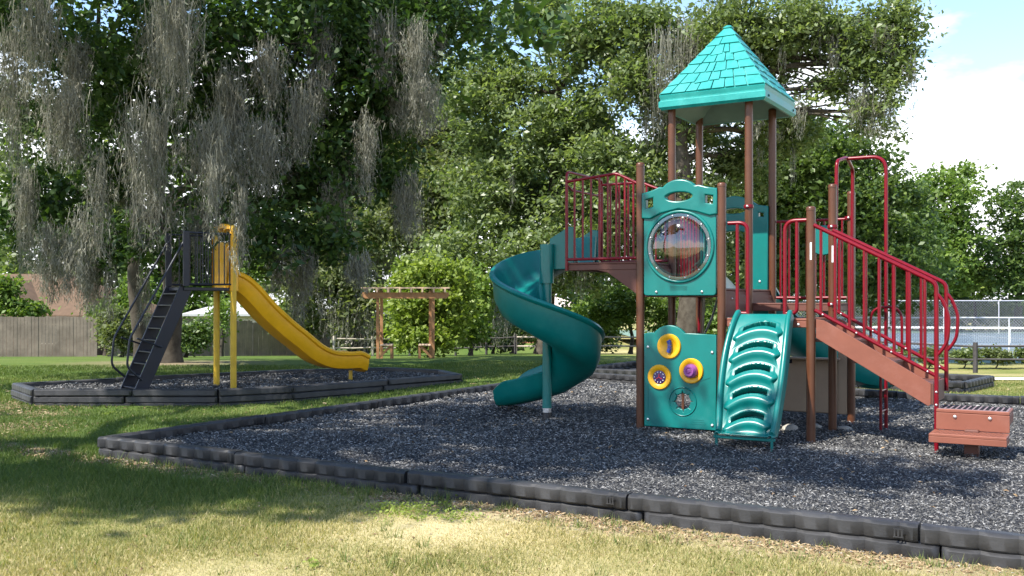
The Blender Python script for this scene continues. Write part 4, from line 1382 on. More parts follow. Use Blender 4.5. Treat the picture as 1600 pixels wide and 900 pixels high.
# ================================================================== yellow slide
def yellow_slide():
    Pc = Vector((-4.66, 16.1, 0))
    ang = math.atan2(0.67, 0.74)
    T = thing("yellow_slide", "yellow free-standing slide with a navy ladder and platform in its own pit", "slide", Pc, ang)
    # local x = slide direction, y = across (left), near side is -y
    W = 0.30
    for y in (-W, W):
        m = MB(); m.lathe([(0.050, -.05), (0.050, 2.50), (0.052, 2.55), (0.035, 2.60), (0.005, 2.615)], 18, None, (0, y, 0)); m.build("pole", M['yellowm'], T, 40)
    # hood: scalloped yellow entry arch
    out = [(-W - .02, 1.58), (-W - .02, 2.50)]
    for c_, r_ in ((-0.20, .11), (0.0, .15), (0.20, .11)):
        out += [(c_ - r_ * math.cos(R(20 + k * 20)), 2.52 + r_ * .75 * math.sin(R(20 + k * 20))) for k in range(8)]
    out += [(W + .02, 2.50), (W + .02, 1.58), (0.20, 1.58), (0.20, 2.22)] + [(0.2 * math.cos(R(k * 15)), 2.22 + .13 * math.sin(R(k * 15))) for k in range(1, 12)] + [(-0.20, 2.22), (-0.20, 1.58)]
    me = curve_panel([out], 0.05, 0.02)
    me.transform(Matrix.Rotation(R(90), 4, 'Z'))
    link("entry_arch", me, M['yellow'], T)
    ctl = [(-.06, 0, 1.62), (.10, 0, 1.60), (.30, 0, 1.46), (.62, 0, 1.14), (0.95, 0, 0.86), (1.25, 0, 0.64), (1.55, 0, 0.42), (1.85, 0, 0.29), (2.15, 0, 0.25), (2.45, 0, 0.25), (2.62, 0, .245)]
    path = catmull(ctl, 8)
    sides, ups = [], []
    for i in range(len(path)):
        t = (path[min(i + 1, len(path) - 1)] - path[max(i - 1, 0)]).normalized()
        sides.append(Vector((0, 1, 0))); ups.append(Vector((-t.z, 0, t.x)))
    n = len(path)
    def sec(i):
        w = 0.245
        h = 0.25
        e = smooth01((i - (n - 10)) / 9)
        h -= 0.06 * e
        dep = 0.05 + 0.07 * e
        return [(-w + .02, h), (-w + .03, .08), (-.16, .01), (0, 0), (.16, .01), (w - .03, .08), (w - .02, h), (w + .03, h + .015), (w + .055, h - .01), (w + .05, h - .05), (w + .012, h - .07), (w + .012, .06), (w - .03, -dep * .7), (.12, -dep), (-.12, -dep), (-w + .03, -dep * .7), (-w - .012, .06), (-w - .012, h - .07), (-w - .05, h - .05), (-w - .055, h - .01), (-w - .03, h + .015)]
    m = MB(); m.sweep(path, sides, ups, sec); m.build("chute", M['yellow'], T, 50)
    m = MB(); m.tube([(2.40, 0, -.05), (2.40, 0, .16)], 0.035, 12); m.build("exit_leg", M['yellowm'], T, 50)
    # platform
    m = MB(); m.box((-.42, 0, 1.585), (0.80, 0.62, 0.05), None, .006); m.build("platform", M['navy'], T)
    # barriers: bars each side and flat panels at the ladder end
    for y in (-.33, .33):
        m = MB(); m.tube([(-.82, y, 2.46), (-.06, y, 2.46)], .016, 10); m.build("top_rail", M['navy'], T, 60)
        m = MB(); m.tube([(-.82, y, 1.66), (-.06, y, 1.66)], .016, 10); m.build("bottom_rail", M['navy'], T, 60)
        for k in range(7):
            x = -.62 + k * .09
            m = MB(); m.tube([(x, y, 1.66), (x, y, 2.46)], .010, 8); m.build("bar", M['navy'], T, 60)
        m = MB(); m.box((-.80, y, 2.05), (0.10, .035, 0.86), None, .01); m.build("side_panel", M['navy'], T)
    # ladder
    top, foot = Vector((-.80, 0, 1.60)), Vector((-1.52, 0, -.04))
    d = (foot - top)
    nrm = Vector((d.z, 0, -d.x)).normalized()
    for y in (-.27, .27):
        m = MB(); m.bar(top + Vector((.02, y, 0)), foot + Vector((0, y, 0)), 0.03, 0.20, nrm, .006); m.build("ladder_side", M['navy'], T)
    for k in range(9):
        p = top.lerp(foot, (k + .5) / 9.2)
        m = MB(); m.box((p.x, 0, p.z), (0.17, .505, .022), None, .004); m.build("step", M['navy'], T)
    for y in (-.31, .31):
        a = Vector((-.84, y, 2.30)); b = top.lerp(foot, .62) + Vector((-.42, y, .25)); c_ = top.lerp(foot, .86) + Vector((-.06, y, .02))
        m = MB(); m.tube(fillet([(-.80, y, 2.34), a, b, top.lerp(foot, .76) + Vector((-.36, y, .06)), c_], .09), .017, 10); m.build("hand_rail", M['navy'], T, 60)
        p = top.lerp(foot, .55)
        m = MB(); m.tube([(p.x + .02, y, p.z), (p.x - .36, y, p.z + .14)], .013, 8); m.build("rail_stay", M['navy'], T, 60)
yellow_slide()

# ================================================================== pergola with two benches
def pergola():
    c = at(634, 552, 33.5)
    zg = terrain(c.x, c.y)
    T = thing("pergola_bench", "cedar pergola with two facing benches on the far lawn", "pergola", (c.x, c.y, zg), R(4))
    w, h, dp = 1.85, 2.28, 0.42
    T.scale = (1, 1, 1.05)
    for sx in (-1, 1):
        for sy in (-1, 1):
            m = MB(); m.box((sx * w / 2 + (.0 if sy < 0 else -.10 * sx), sy * dp / 2, h * .47), (0.10, 0.10, h * .94 + .1), None, .008); m.build("post", M['cedar'], T)
    for sy in (-1, 1):
        m = MB(); y = sy * (dp / 2 + .075)
        me = curve_panel([[(-1.45, 2.0), (-1.35, 1.93), (1.35, 1.93), (1.45, 2.0), (1.45, 2.12), (-1.45, 2.12)]], .018, .003, 1)
        o = link("beam", me, M['cedar'], T); o.location = (0, y, 0)
    for k in range(8):
        x = -1.32 + k * 2.64 / 7
        m = MB(); m.box((x, 0, 2.185), (0.05 if k not in (0, 7) else .07, 1.0, 0.125)); m.build("rafter", M['cedar_pale'], T)
    for k in range(4):
        m = MB(); m.box((0, -.40 + k * .27, 2.27), (2.95, 0.05, 0.04)); m.build("slat", M['cedar_pale'], T)
    for sx in (-1, 1):
        b = bpy.data.objects.new("bench", None); COL.objects.link(b); b.parent = T
        for k in range(4):
            m = MB(); m.box((sx * (w / 2 - .13 - k * .105), 0, 0.44), (0.09, 0.95, 0.035), None, .004); m.build("seat_slat", M['cedar_pale'], b)
        for y in (-.40, .40):
            m = MB(); m.box((sx * (w / 2 - .46), y, .2), (.07, .07, .46)); m.build("leg", M['cedar'], b)
            m = MB(); m.bar((sx * (w / 2 - .05), y, .05), (sx * (w / 2 - .42), y, .40), .04, .07); m.build("brace", M['cedar'], b)
        for z in (.66, .82):
            m = MB(); m.box((sx * (w / 2 - .07), 0, z), (.03, .9, .10), None, .004); m.build("back_slat", M['cedar'], b)
pergola()

# ================================================================== fences
def privacy_fence(name, label, a, b, h, gap_at=None):
    a, b = Vector(a), Vector(b)
    L = (b - a).length
    d = (b - a) / L
    T = thing(name, label, "fence", (a.x, a.y, 0))
    n = int(L / 2.4)
    rnd = random.Random(int(L * 10))
    for k in range(n):
        m = MB()
        jog = rnd.uniform(-.06, .06)
        s = k * L / n
        while s < (k + 1) * L / n - 0.02:
            w = 0.14
            p = a + d * (s + w / 2)
            zg = terrain(p.x, p.y)
            hh = h + jog + rnd.uniform(-.025, .02)
            if gap_at and abs((a + d * s - Vector(gap_at)).length) < 0.12:
                s += w + .01; continue
            off = Vector((-d.y, d.x, 0)) * rnd.uniform(-.008, .008)
            tl = rnd.uniform(-.006, .006)
            m.box((p.x - a.x + off.x, p.y - a.y + off.y, zg + hh / 2), (w - .008, .018, hh), Matrix.Rotation(math.atan2(d.y, d.x), 3, 'Z') @ Matrix.Rotation(tl, 3, 'Y'))
            s += w + .003
        o = m.build("board_panel", M['greywood'], T); o["kind"] = "stuff"
        p = a + d * (k * L / n)
        zg = terrain(p.x, p.y)
        m = MB(); m.box((p.x - a.x - d.y * -.06, p.y - a.y + .07, zg + h * .45), (.09, .09, h * .9)); m.build("post", M['greywood'], T)
        q = a + d * ((k + 1) * L / n)
        for z in (.4, 1.4):
            m = MB(); m.bar((p.x - a.x, p.y - a.y + .035, terrain(p.x, p.y) + z), (q.x - a.x, q.y - a.y + .035, terrain(q.x, q.y) + z), .04, .08); m.build("rail", M['greywood'], T)
    return T
fa, fb, fc = at(-560, 560, 40), at(152, 560, 45), at(515, 555, 56)
privacy_fence("board_fence", "weathered grey board fence in front of the brown-roofed house", (fa.x, fa.y, 0), (fb.x, fb.y, 0), 1.83, None)
fd = at(168, 560, 45.5)
privacy_fence("board_fence", "grey board fence running behind the yellow slide", (fd.x, fd.y, 0), (fc.x, fc.y, 0), 1.80)

def rail_fence(label, pts, h, m_, post_r, rails, spacing, square=False):
    pts = [Vector(p) for p in pts]
    T = thing("rail_fence", label, "fence", (pts[0].x, pts[0].y, 0))
    o0 = Vector((pts[0].x, pts[0].y, 0))
    for i in range(len(pts) - 1):
        a, b = pts[i], pts[i + 1]
        L = (b - a).length
        n = max(1, round(L / spacing))
        for k in range(n + (1 if i == len(pts) - 2 else 0)):
            p = a.lerp(b, k / n)
            zg = terrain(p.x, p.y)
            q = p - o0
            m = MB(); m.tube([(q.x, q.y, zg - .1), (q.x, q.y, zg + h)], post_r, 6 if not square else 4); m.build("post", m_, T)
            if k < n:
                p2 = a.lerp(b, (k + 1) / n); z2 = terrain(p2.x, p2.y); q2 = p2 - o0
                for rz in rails:
                    j = random.uniform(-.02, .02)
                    m = MB(); m.tube([(q.x, q.y, zg + rz + j), ((q.x + q2.x) / 2, (q.y + q2.y) / 2, (zg + z2) / 2 + rz + j - .012), (q2.x, q2.y, z2 + rz - j)], .045, 6); m.build("rail", m_, T, 60)
    return T
def gp(px, Z): return Vector(((px - 800) / FPX * Z, Z, 0))
rail_fence("bleached split-rail fence behind the pergola", [gp(522, 50), gp(640, 52)], 1.02, M['palerail'], .07, (.42, .86), 2.4)
rail_fence("dark brown split-rail fence right of the pergola", [gp(712, 50), gp(760, 50), gp(805, 50)], 1.0, M['darkrail'], .07, (.40, .84), 2.4)  # this stretch has a darker rail colour than its neighbours
rail_fence("pale split-rail fence behind the spiral slide", [gp(806, 50.5), gp(1010, 49)], 1.0, M['palerail'], .075, (.40, .84), 3.0)
rail_fence("dark post-and-rail fence in front of the tennis court", [gp(1345, 38), gp(1524, 36.5), gp(1760, 35)], 1.12, M['darkrail'], .085, (.48, .98), 4.3)

# ================================================================== path, tennis court and its fences
def sheet(name, pts, m_, dz=0.006, n=24):
    """strip between two polylines, draped on the ground"""
    V, F = [], []
    A, B = pts
    for i in range(n + 1):
        t = i / n
        for j in range(7):
            p = Vector(A[0]).lerp(Vector(A[1]), t).lerp(Vector(B[0]).lerp(Vector(B[1]), t), j / 6)
            V.append((p.x, p.y, terrain(p.x, p.y) + dz))
    for i in range(n):
        for j in range(6):
            k = i * 7 + j
            F.append((k, k + 7, k + 8, k + 1))
    me = bpy.data.meshes.new(name); me.from_pydata(V, [], F)
    return tag(link(name, me, m_), kind="structure")
sheet("path", (((4.8, 21.3, 0), (26, 15.4, 0)), ((5.2, 24.6, 0), (28, 19.4, 0))), M['concrete'], 0.03, 60)

CZ = -1.30
def flat(name, x0, y0, x1, y1, z, m_, kind="structure"):
    me = bpy.data.meshes.new(name)
    me.from_pydata([(x0, y0, z), (x1, y0, z), (x1, y1, z), (x0, y1, z)], [], [(0, 1, 2, 3)])
    o = link(name, me, m_)
    if kind: o["kind"] = kind
    return o
flat("court_surround", 9.0, 43, 70, 92, CZ + .02, M['courtgreen'])
flat("tennis_court", 13.5, 47, 60, 84, CZ + .026, M['court'])
for i, (x0, y0, x1, y1) in enumerate(((15, 50, 58, 50.12), (15, 60.5, 58, 60.6), (15, 72, 58, 72.1), (15, 50, 15.1, 80), (26.5, 50, 26.6, 80), (36, 50, 36.1, 80), (44, 50, 44.1, 80))):
    flat("court_line", x0, y0, x1, y1, CZ + .031 + .0012 * i, M['line'])

def chain_fence(label, a, b, h, pitch=0.16, post_every=3.0, toprail=True, mid=False):
    a, b = Vector(a), Vector(b)
    L = (b - a).length
    d = (b - a) / L
    T = thing("chain_link_fence", label, "fence", (a.x, a.y, CZ))
    m = MB()
    wv, wf = [], []
    s = -h
    w = 0.010
    while s < L:
        for sg in (1, -1):
            s0, s1 = (s, s + h) if sg > 0 else (s + h, s)
            z0, z1 = 0.03, h
            # clip to the panel
            t0, t1 = 0.0, 1.0
            if sg > 0:
                if s0 < 0: t0 = -s0 / h
                if s1 > L: t1 = (L - s0) / h
            else:
                if s0 > L: t0 = (s0 - L) / h
                if s1 < 0: t1 = s0 / h
            if t1 - t0 > 0.02:
                pa = d * (s0 + (s1 - s0) * t0); pb = d * (s0 + (s1 - s0) * t1)
                za, zb = z0 + (z1 - z0) * t0, z0 + (z1 - z0) * t1
                k = len(wv)
                off = Vector((-d.y, d.x, 0)) * (.004 * sg)
                for (p, z) in ((pa, za), (pb, zb)):
                    wv.append((p.x + off.x, p.y + off.y, z - w)); wv.append((p.x + off.x, p.y + off.y, z + w))
                wf.append((k, k + 2, k + 3, k + 1))
        s += pitch
    m.add(wv, wf)
    o = m.build("wire_mesh", M['wire'], T); o["kind"] = "stuff"
    n = round(L / post_every)
    for k in range(n + 1):
        p = d * (L * k / n)
        m = MB(); m.tube([(p.x, p.y, -.1), (p.x, p.y, h + .04)], .038, 8); m.build("post", M['galv'], T, 60)
    if toprail:
        m = MB(); m.tube([(0, 0, h), (d.x * L, d.y * L, h)], .040, 8); m.build("top_rail", M['galv'], T, 60)
    return T
chain_fence("low chain-link fence with a pale top rail this side of the tennis net", (12.5, 50.5, 0), (46, 49.2, 0), 1.87, 0.16, 4.2)
chain_fence("tall chain-link fence at the far end of the tennis court", (18, 83, 0), (62, 80, 0), 2.75, 0.22, 4.5)
def net():
    a, b = Vector((20.5, 66, CZ)), Vector((44, 60.5, CZ))
    T = thing("tennis_net", "tennis net with a white top band on the blue court", "net", a, 0)
    d = b - a; L = d.length; d = d / L
    m = MB()
    wv, wf = [], []
    for k in range(11):
        z = .06 + k * .085
        i = len(wv); wv += [(0, 0, z), (d.x * L, d.y * L, z), (d.x * L, d.y * L, z + .012), (0, 0, z + .012)]; wf.append((i, i + 1, i + 2, i + 3))
    s = 0
    while s < L:
        i = len(wv); p = d * s; q = d * (s + .012)
        wv += [(p.x, p.y, .05), (q.x, q.y, .05), (q.x, q.y, .98), (p.x, p.y, .98)]; wf.append((i, i + 1, i + 2, i + 3)); s += .11
    m.add(wv, wf); o = m.build("netting", M['netblack'], T); o["kind"] = "stuff"
    m = MB(); m.bar((0, 0, 1.0), (d.x * L, d.y * L, 1.0), .03, .13); m.build("top_band", M['line'], T)
    m = MB(); p = d * (L * .48); m.bar((p.x, p.y - .04, .0), (p.x, p.y - .04, .95), .03, .09); m.build("centre_strap", M['line'], T)
    for s in (0, L):
        p = d * s; m = MB(); m.tube([(p.x, p.y, -.02), (p.x, p.y, 1.07)], .045, 10); m.build("net_post", M['galv'], T, 60)
net()

# ================================================================== houses behind the fences
def house(name, label, c, w, dp, wall_h, roof_h, wall_m, roof_m, rz=0.0, gable=None, over=0.6):
    zg = terrain(c[0], c[1])
    T = thing(name, label, "house", (c[0], c[1], zg), rz)
    m = MB(); m.box((0, 0, wall_h / 2 - .2), (w, dp, wall_h + .4)); m.build("wall", wall_m, T)
    hw, hd = w / 2 + over, dp / 2 + over
    e = wall_h - .12
    rl = max(0.2, hw - hd)
    m = MB()
    m.add([(-hw, -hd, e), (hw, -hd, e), (hw, hd, e), (-hw, hd, e), (-rl, 0, e + roof_h), (rl, 0, e + roof_h),
           (-hw, -hd, e - .18), (hw, -hd, e - .18), (hw, hd, e - .18), (-hw, hd, e - .18)],
          [(0, 1, 5, 4), (1, 2, 5), (2, 3, 4, 5), (3, 0, 4), (6, 7, 1, 0), (7, 8, 2, 1), (8, 9, 3, 2), (9, 6, 0, 3), (6, 9, 8, 7)])
    r = m.build("roof", roof_m, T)
    if gable:
        gx, gw, gh = gable
        m = MB()
        y0 = -hd - 0.4
        zb = e + .25
        m.add([(gx - gw, y0, zb), (gx + gw, y0, zb), (gx, y0, zb + gh), (gx, hd * .2, zb + gh), (gx - gw, -hd * .1, zb), (gx + gw, -hd * .1, zb)],
              [(0, 2, 3, 4), (1, 5, 3, 2)])
        g = m.build("gable_roof", roof_m, r)
        s = g.modifiers.new("thickness", 'SOLIDIFY'); s.thickness = .16
        m = MB(); m.add([(gx - gw + .2, y0 + .5, zb), (gx + gw - .2, y0 + .5, zb), (gx, y0 + .5, zb + gh - .12), (gx - gw + .2, y0 + .8, zb), (gx + gw - .2, y0 + .8, zb), (gx, y0 + .8, zb + gh - .12)],
                        [(0, 1, 2), (5, 4, 3), (0, 3, 4, 1), (1, 4, 5, 2), (2, 5, 3, 0)])
        m.build("gable_wall", wall_m, r)
    for k in range(3):
        x = -w * .3 + k * w * .3
        wd = MB(); wd.box((x, -dp / 2 - .02, wall_h * .55), (1.1, .05, 1.2)); f = wd.build("window", M['palewall'], T)
        wd = MB(); wd.box((x, -dp / 2 - .04, wall_h * .55), (.95, .03, 1.05)); wd.build("pane", M['window'], f)
    return T
hp = at(40, 480, 62)
house("house", "low house with a brown shingle roof and front gable behind the left fence", (hp.x - 1.0, 64), 15.0, 9.0, 2.75, 2.6, M['brickwall'], M['shingle'], R(-8), (1.0, 3.3, 1.9))
hp = at(440, 500, 82)
house("house", "white-roofed house glimpsed over the fence behind the yellow slide", (hp.x, 86), 15, 9, 2.7, 1.7, M['palewall'], M['paleroof'], R(3))
hp = at(835, 510, 84)
house("house", "pale pink-walled house with brick base behind the spiral slide", (hp.x, 87), 10, 8, 2.7, 1.6, M['orangebrick'], M['palewall'], R(5))

# ================================================================== trees
def leaf_mesh(name, centers, sizes, droop=0.0, aspect=0.55, tones=None, flat=0.35):
    n = len(centers)
    nrm = RNG.normal(0, 1, (n, 3)); nrm[:, 2] = np.abs(nrm[:, 2]) + flat
    nrm /= np.linalg.norm(nrm, axis=1)[:, None]
    a = RNG.normal(0, 1, (n, 3)); a[:, 2] -= droop
    a -= nrm * (a * nrm).sum(1)[:, None]
    a /= np.linalg.norm(a, axis=1)[:, None] + 1e-9
    b = np.cross(nrm, a)
    L = sizes[:, None]
    W = L * aspect
    p0 = centers - a * L * .5
    p1 = centers + b * W * .5 + nrm * L * .06
    p2 = centers + a * L * .5 - nrm * L * .05
    p3 = centers - b * W * .5 + nrm * L * .06
    v = np.stack([p0, p1, p2, p3], 1).reshape(-1, 3)
    return np_mesh(name, v, 4, tones)

def moss_mesh(drapes, strands_per_m=90, wmul=1.0):
    """drapes: list of (top xyz, width, length); a drape is a tapering beard of fine hanging threads"""
    V, T = [], []
    for (p, w, ln) in drapes:
        n = int(max(14, strands_per_m * w * (0.6 + 0.25 * ln)))
        t = RNG.normal(0, 0.46, n)
        ox = t * w * .72 + RNG.choice([-.3, -.12, 0, .1, .28], n) * w
        oy = RNG.normal(0, .28, n) * w
        lens = ln * np.clip(np.exp(-(t / .75) ** 2) * RNG.uniform(.35, 1.05, n), .08, 1.1)
        start = -np.abs(RNG.normal(0, .16, n)) * ln * RNG.choice([0.4, 1.0, 2.6], n) - (t ** 2) * w * .9 + RNG.normal(0, .10, n) * ln ** .5
        start = np.maximum(start, -ln * .75)
        lens = np.minimum(lens, ln * 1.05 + start)
        lens = np.maximum(lens, .10)
        seg = 5
        wid = RNG.uniform(.0022, .0060, n) * wmul
        th = RNG.uniform(0, np.pi, n)
        pts = []
        cx, cy = p[0] + ox, p[1] + oy
        amp = RNG.uniform(.008, .05, n)
        ph = RNG.uniform(0, 6.28, n)
        wx, wy = np.zeros(n), np.zeros(n)
        fx = RNG.integers(0, 7, n)                     # strands gather into a few tangled hanks
        hk = RNG.normal(0, .10, 7) * w
        for k in range(seg + 1):
            q = k / seg
            pts.append((cx + wx - (ox * .35) * q + hk[fx] * q, cy + wy, p[2] + start - lens * q, wid * (1 - .75 * q)))
            wx = wx + RNG.normal(0, .020, n) * (ln + .4) ** .5; wy = wy + RNG.normal(0, .020, n)
        dx, dy = np.cos(th), np.sin(th)
        tone = np.clip(RNG.normal(.5, .24, n) , 0, 1)
        for k in range(seg):
            a, b = pts[k], pts[k + 1]
            quad = np.stack([np.stack([a[0] - dx * a[3], a[1] - dy * a[3], a[2]], 1), np.stack([a[0] + dx * a[3], a[1] + dy * a[3], a[2]], 1),
                             np.stack([b[0] + dx * b[3], b[1] + dy * b[3], b[2]], 1), np.stack([b[0] - dx * b[3], b[1] - dy * b[3], b[2]], 1)], 1)
            V.append(quad.reshape(-1, 3)); T.append(tone)
        # short curly side hairs make the beard fuzzy
        m = n * 9
        i = RNG.integers(0, n, m); q = RNG.random(m)
        qi = np.clip((q * seg).astype(int), 0, seg - 1); fr_ = q * seg - qi
        PX, PY, PZ = (np.stack([pt_[c3] for pt_ in pts]) for c3 in (0, 1, 2))
        bx = PX[qi, i] * (1 - fr_) + PX[qi + 1, i] * fr_; by = PY[qi, i] * (1 - fr_) + PY[qi + 1, i] * fr_; bz = PZ[qi, i] * (1 - fr_) + PZ[qi + 1, i] * fr_
        L = RNG.uniform(.04, .14, m) * wmul ** .5; an = RNG.uniform(0, 6.28, m); ww = RNG.uniform(.0035, .0085, m) * wmul ** .7
        bx = bx + RNG.normal(0, .022, m); by = by + RNG.normal(0, .022, m)
        ex, ey, ez = bx + np.cos(an) * L * .55, by + np.sin(an) * L * .55, bz - L * RNG.uniform(.3, 1.2, m)
        hx, hy = -np.sin(an) * ww, np.cos(an) * ww
        quad = np.stack([np.stack([bx - hx, by - hy, bz], 1), np.stack([bx + hx, by + hy, bz], 1), np.stack([ex + hx * .3, ey + hy * .3, ez], 1), np.stack([ex - hx * .3, ey - hy * .3, ez - .006], 1)], 1)
        V.append(quad.reshape(-1, 3)); T.append(tone[i])
    return np_mesh("hanging_moss", np.concatenate(V), 4, np.concatenate(T))

def lobe(px, py, rx, ry, Z, rz=None):
    c = at(px, py, Z)
    k = Z / FPX
    return (np.array(c), np.array([rx * k, rz if rz is not None else (rx + ry) / 2 * k, ry * k]))

def wobble_path(a, b, n=6, amp=.12, sag=0.0):
    a, b = Vector(a), Vector(b)
    L = (b - a).length
    out = []
    off = Vector((0, 0, 0))
    for k in range(n + 1):
        t = k / n
        if 0 < k < n:
            off += Vector((random.gauss(0, 1), random.gauss(0, 1), random.gauss(0, 1))) * amp * L / n
        out.append(a.lerp(b, t) + off * (1 - t * t) * (1 if t < 1 else 0) + Vector((0, 0, sag * 4 * t * (1 - t))))
    out[-1] = b
    return out

def tree(name, label, base, trunk_path, trunk_r, lobes, nclump, per_clump, leaf, leafm, clump_r=0.5, moss=None, droop=0.2, aspect=.55, twig=4, moss_kw=None, cat="tree", group=None, limb_r=None, shell=.55):
    base = Vector(base)
    T = thing(name, label, cat, base, 0, group)
    o = np.array(base)
    m = MB()
    tp = catmull([Vector(p) - base for p in trunk_path], 5)
    nn = len(tp)
    m.tube(tp, [trunk_r * (1.35 if i == 0 else 1) * (1 - .60 * i / nn) for i in range(nn)], 12)
    area = [l[1][0] * l[1][2] for l in lobes]
    tot = sum(area)
    cents, crad = [], []
    for (c, r), ar in zip(lobes, area):
        k = max(3, int(nclump * ar / tot))
        dirs = RNG.normal(0, 1, (k, 3)); dirs /= np.linalg.norm(dirs, axis=1)[:, None]
        rad = RNG.random(k) ** shell
        cc = c + dirs * rad[:, None] * r
        cents.append(cc)
        # limb from the nearest trunk point to the lobe, then twigs
        lc = Vector(c) - base
        cand = [p for p in tp if p.z < lc.z + 1.0] or tp
        st = min(cand, key=lambda p: (p - lc).length + max(0, p.z - lc.z) * 1.5)
        lr = limb_r or trunk_r * .30
        L = (lc - st).length
        pts = wobble_path(st, lc, 7, .16, L * .05)
        m.tube(pts, [lr * (1 - .7 * i / 7) for i in range(8)], 7)
        for q in range(min(twig * 3, k)):
            e = Vector(cc[RNG.integers(0, k)]) - base
            s2 = pts[RNG.integers(3, 8)]
            pp = wobble_path(s2, e, 4, .2)
            m.tube(pp, [lr * .28 * (1 - .75 * i / 4) for i in range(5)], 5)
    m.build("trunk", M['bark'], T, 70)
    cents = np.concatenate(cents)
    k = len(cents)
    cr = clump_r * RNG.uniform(.55, 1.35, k)
    cnt = np.maximum(4, (per_clump * RNG.uniform(.5, 1.4, k)).astype(int))
    idx = np.repeat(np.arange(k), cnt)
    n = len(idx)
    offs = RNG.normal(0, .5, (n, 3)) * cr[idx][:, None]
    offs[:, 2] *= .62
    pos = cents[idx] + offs - o
    sizes = leaf * RNG.uniform(.4, 1.6, n)
    ctone = RNG.normal(0, .16, k)
    tone = np.clip(.48 + ctone[idx] + RNG.normal(0, .16, n), 0, 1)
    link("crown", leaf_mesh("crown", pos, sizes, droop, aspect, tone), M[leafm], T)
    if moss:
        dr = [((p[0] - o[0], p[1] - o[1], p[2] - o[2]), w, ln) for (p, w, ln) in moss]
        q = link("hanging_moss", moss_mesh(dr, **(moss_kw or {})), M['moss'], T)
    return T

def drape(px, y0, y1, wpx, Z):
    a, b = at(px, y0, Z), at(px, y1, Z)
    return (tuple(a), wpx * Z / FPX, a.z - b.z)

# --- broad-leaved weeds in the front lawn
def weeds():
    pts = []
    for (px, py, rx, ry, n) in ((650, 803, .33, .14, 420), (610, 796, .12, .08, 90), (720, 812, .16, .07, 110), (492, 888, .05, .03, 30), (170, 640, .12, .1, 60)):
        g = on_ground(px, py, -.06)
        a_ = RNG.normal(0, .5, (n, 2))
        x_, y_ = g.x + a_[:, 0] * rx, g.y + a_[:, 1] * ry * 2
        pts.append(np.stack([x_, y_, np.array([terrain(p, q) for p, q in zip(x_, y_)]) + RNG.uniform(.008, .05, n)], 1))
    c_ = np.concatenate(pts)
    me = leaf_mesh("weeds", c_, RNG.uniform(.016, .034, len(c_)), 0, .6, np.clip(RNG.normal(.75, .2, len(c_)), 0, 1), .8)
    tag(link("weeds", me, M['leaf_lime']), "low bright green weeds in the dry front lawn", None, kind="stuff")
weeds()

# --- the mossy live oak on the left -------------------------------------------------------
rnd = random.Random(21)
oak_lobes = [lobe(40, 60, 90, 70, 18), lobe(60, 330, 90, 70, 19), lobe(165, 385, 80, 40, 17.5), lobe(170, 140, 110, 90, 19), lobe(250, 50, 120, 80, 17),
             lobe(330, 270, 80, 70, 18.5), lobe(400, 60, 130, 80, 18), lobe(460, 180, 110, 90, 18.5), lobe(430, 370, 120, 55, 17.2), lobe(500, 300, 90, 70, 18.5),
             lobe(560, 60, 110, 80, 19), lobe(580, 210, 70, 80, 19), lobe(690, 20, 110, 55, 20), lobe(640, 120, 60, 60, 20), lobe(180, 260, 80, 60, 21), lobe(60, 180, 90, 60, 21),
             lobe(300, 400, 60, 40, 21), lobe(620, 270, 40, 40, 19.5), lobe(520, 385, 50, 40, 17.8), lobe(640, 60, 100, 60, 19), lobe(580, 130, 80, 70, 18.5), lobe(330, 150, 100, 70, 19.5), lobe(110, 385, 40, 26, 18)]
drapes = [drape(275, -40, 180, 60, 14.5), drape(230, 150, 380, 70, 15.5), drape(155, 240, 395, 30, 15.3), drape(330, 180, 300, 60, 16), drape(335, 230, 370, 26, 14.6), drape(375, 300, 420, 22, 15.5), drape(450, 380, 440, 20, 17),
          drape(60, -20, 150, 50, 15), drape(20, 40, 260, 40, 15.5), drape(100, 130, 260, 60, 15.5), drape(410, 180, 300, 60, 16.5), drape(650, 30, 160, 34, 17.5),
          drape(575, 170, 310, 26, 17.5), drape(660, 120, 210, 60, 18), drape(520, 270, 410, 34, 18), drape(545, 330, 440, 20, 18.2), drape(250, 20, 130, 50, 16),
          drape(470, 130, 250, 40, 17), drape(420, 60, 170, 40, 17), drape(130, 330, 440, 36, 15.5), drape(80, 350, 430, 40, 16), drape(110, 380, 465, 22, 15.8),
          drape(360, 100, 260, 50, 17), drape(40, 260, 420, 30, 17), drape(500, 30, 180, 40, 18), drape(600, 20, 130, 40, 18), drape(480, 390, 460, 22, 17.3), drape(430, 390, 460, 20, 17.1)]
for k in range(46):
    l = oak_lobes[rnd.randrange(len(oak_lobes))]
    c = l[0] + np.array([rnd.uniform(-1, 1), rnd.uniform(-1, .6), rnd.uniform(-.9, .2)]) * l[1]
    drapes.append((tuple(c), rnd.uniform(.12, .45), rnd.uniform(.35, 1.3)))
tb = Vector((-8.7, 25.2, terrain(-8.7, 25.2)))
up_lobes = [(np.array([-9, 17, 9.0]), np.array([6.5, 7, 2.4])), (np.array([-4.5, 20, 9.5]), np.array([4.5, 5, 2.2])), (np.array([-10, 25, 10.5]), np.array([7, 6, 3])), (np.array([-3, 24, 8.5]), np.array([4, 4, 2]))]
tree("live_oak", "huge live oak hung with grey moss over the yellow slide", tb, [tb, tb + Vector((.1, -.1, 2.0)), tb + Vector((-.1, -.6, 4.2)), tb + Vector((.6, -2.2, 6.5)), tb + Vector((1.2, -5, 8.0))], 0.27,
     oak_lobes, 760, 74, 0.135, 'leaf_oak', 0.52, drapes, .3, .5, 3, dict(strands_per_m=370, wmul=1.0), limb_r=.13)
tb2 = Vector((-10.6, 28.5, terrain(-10.6, 28.5)))
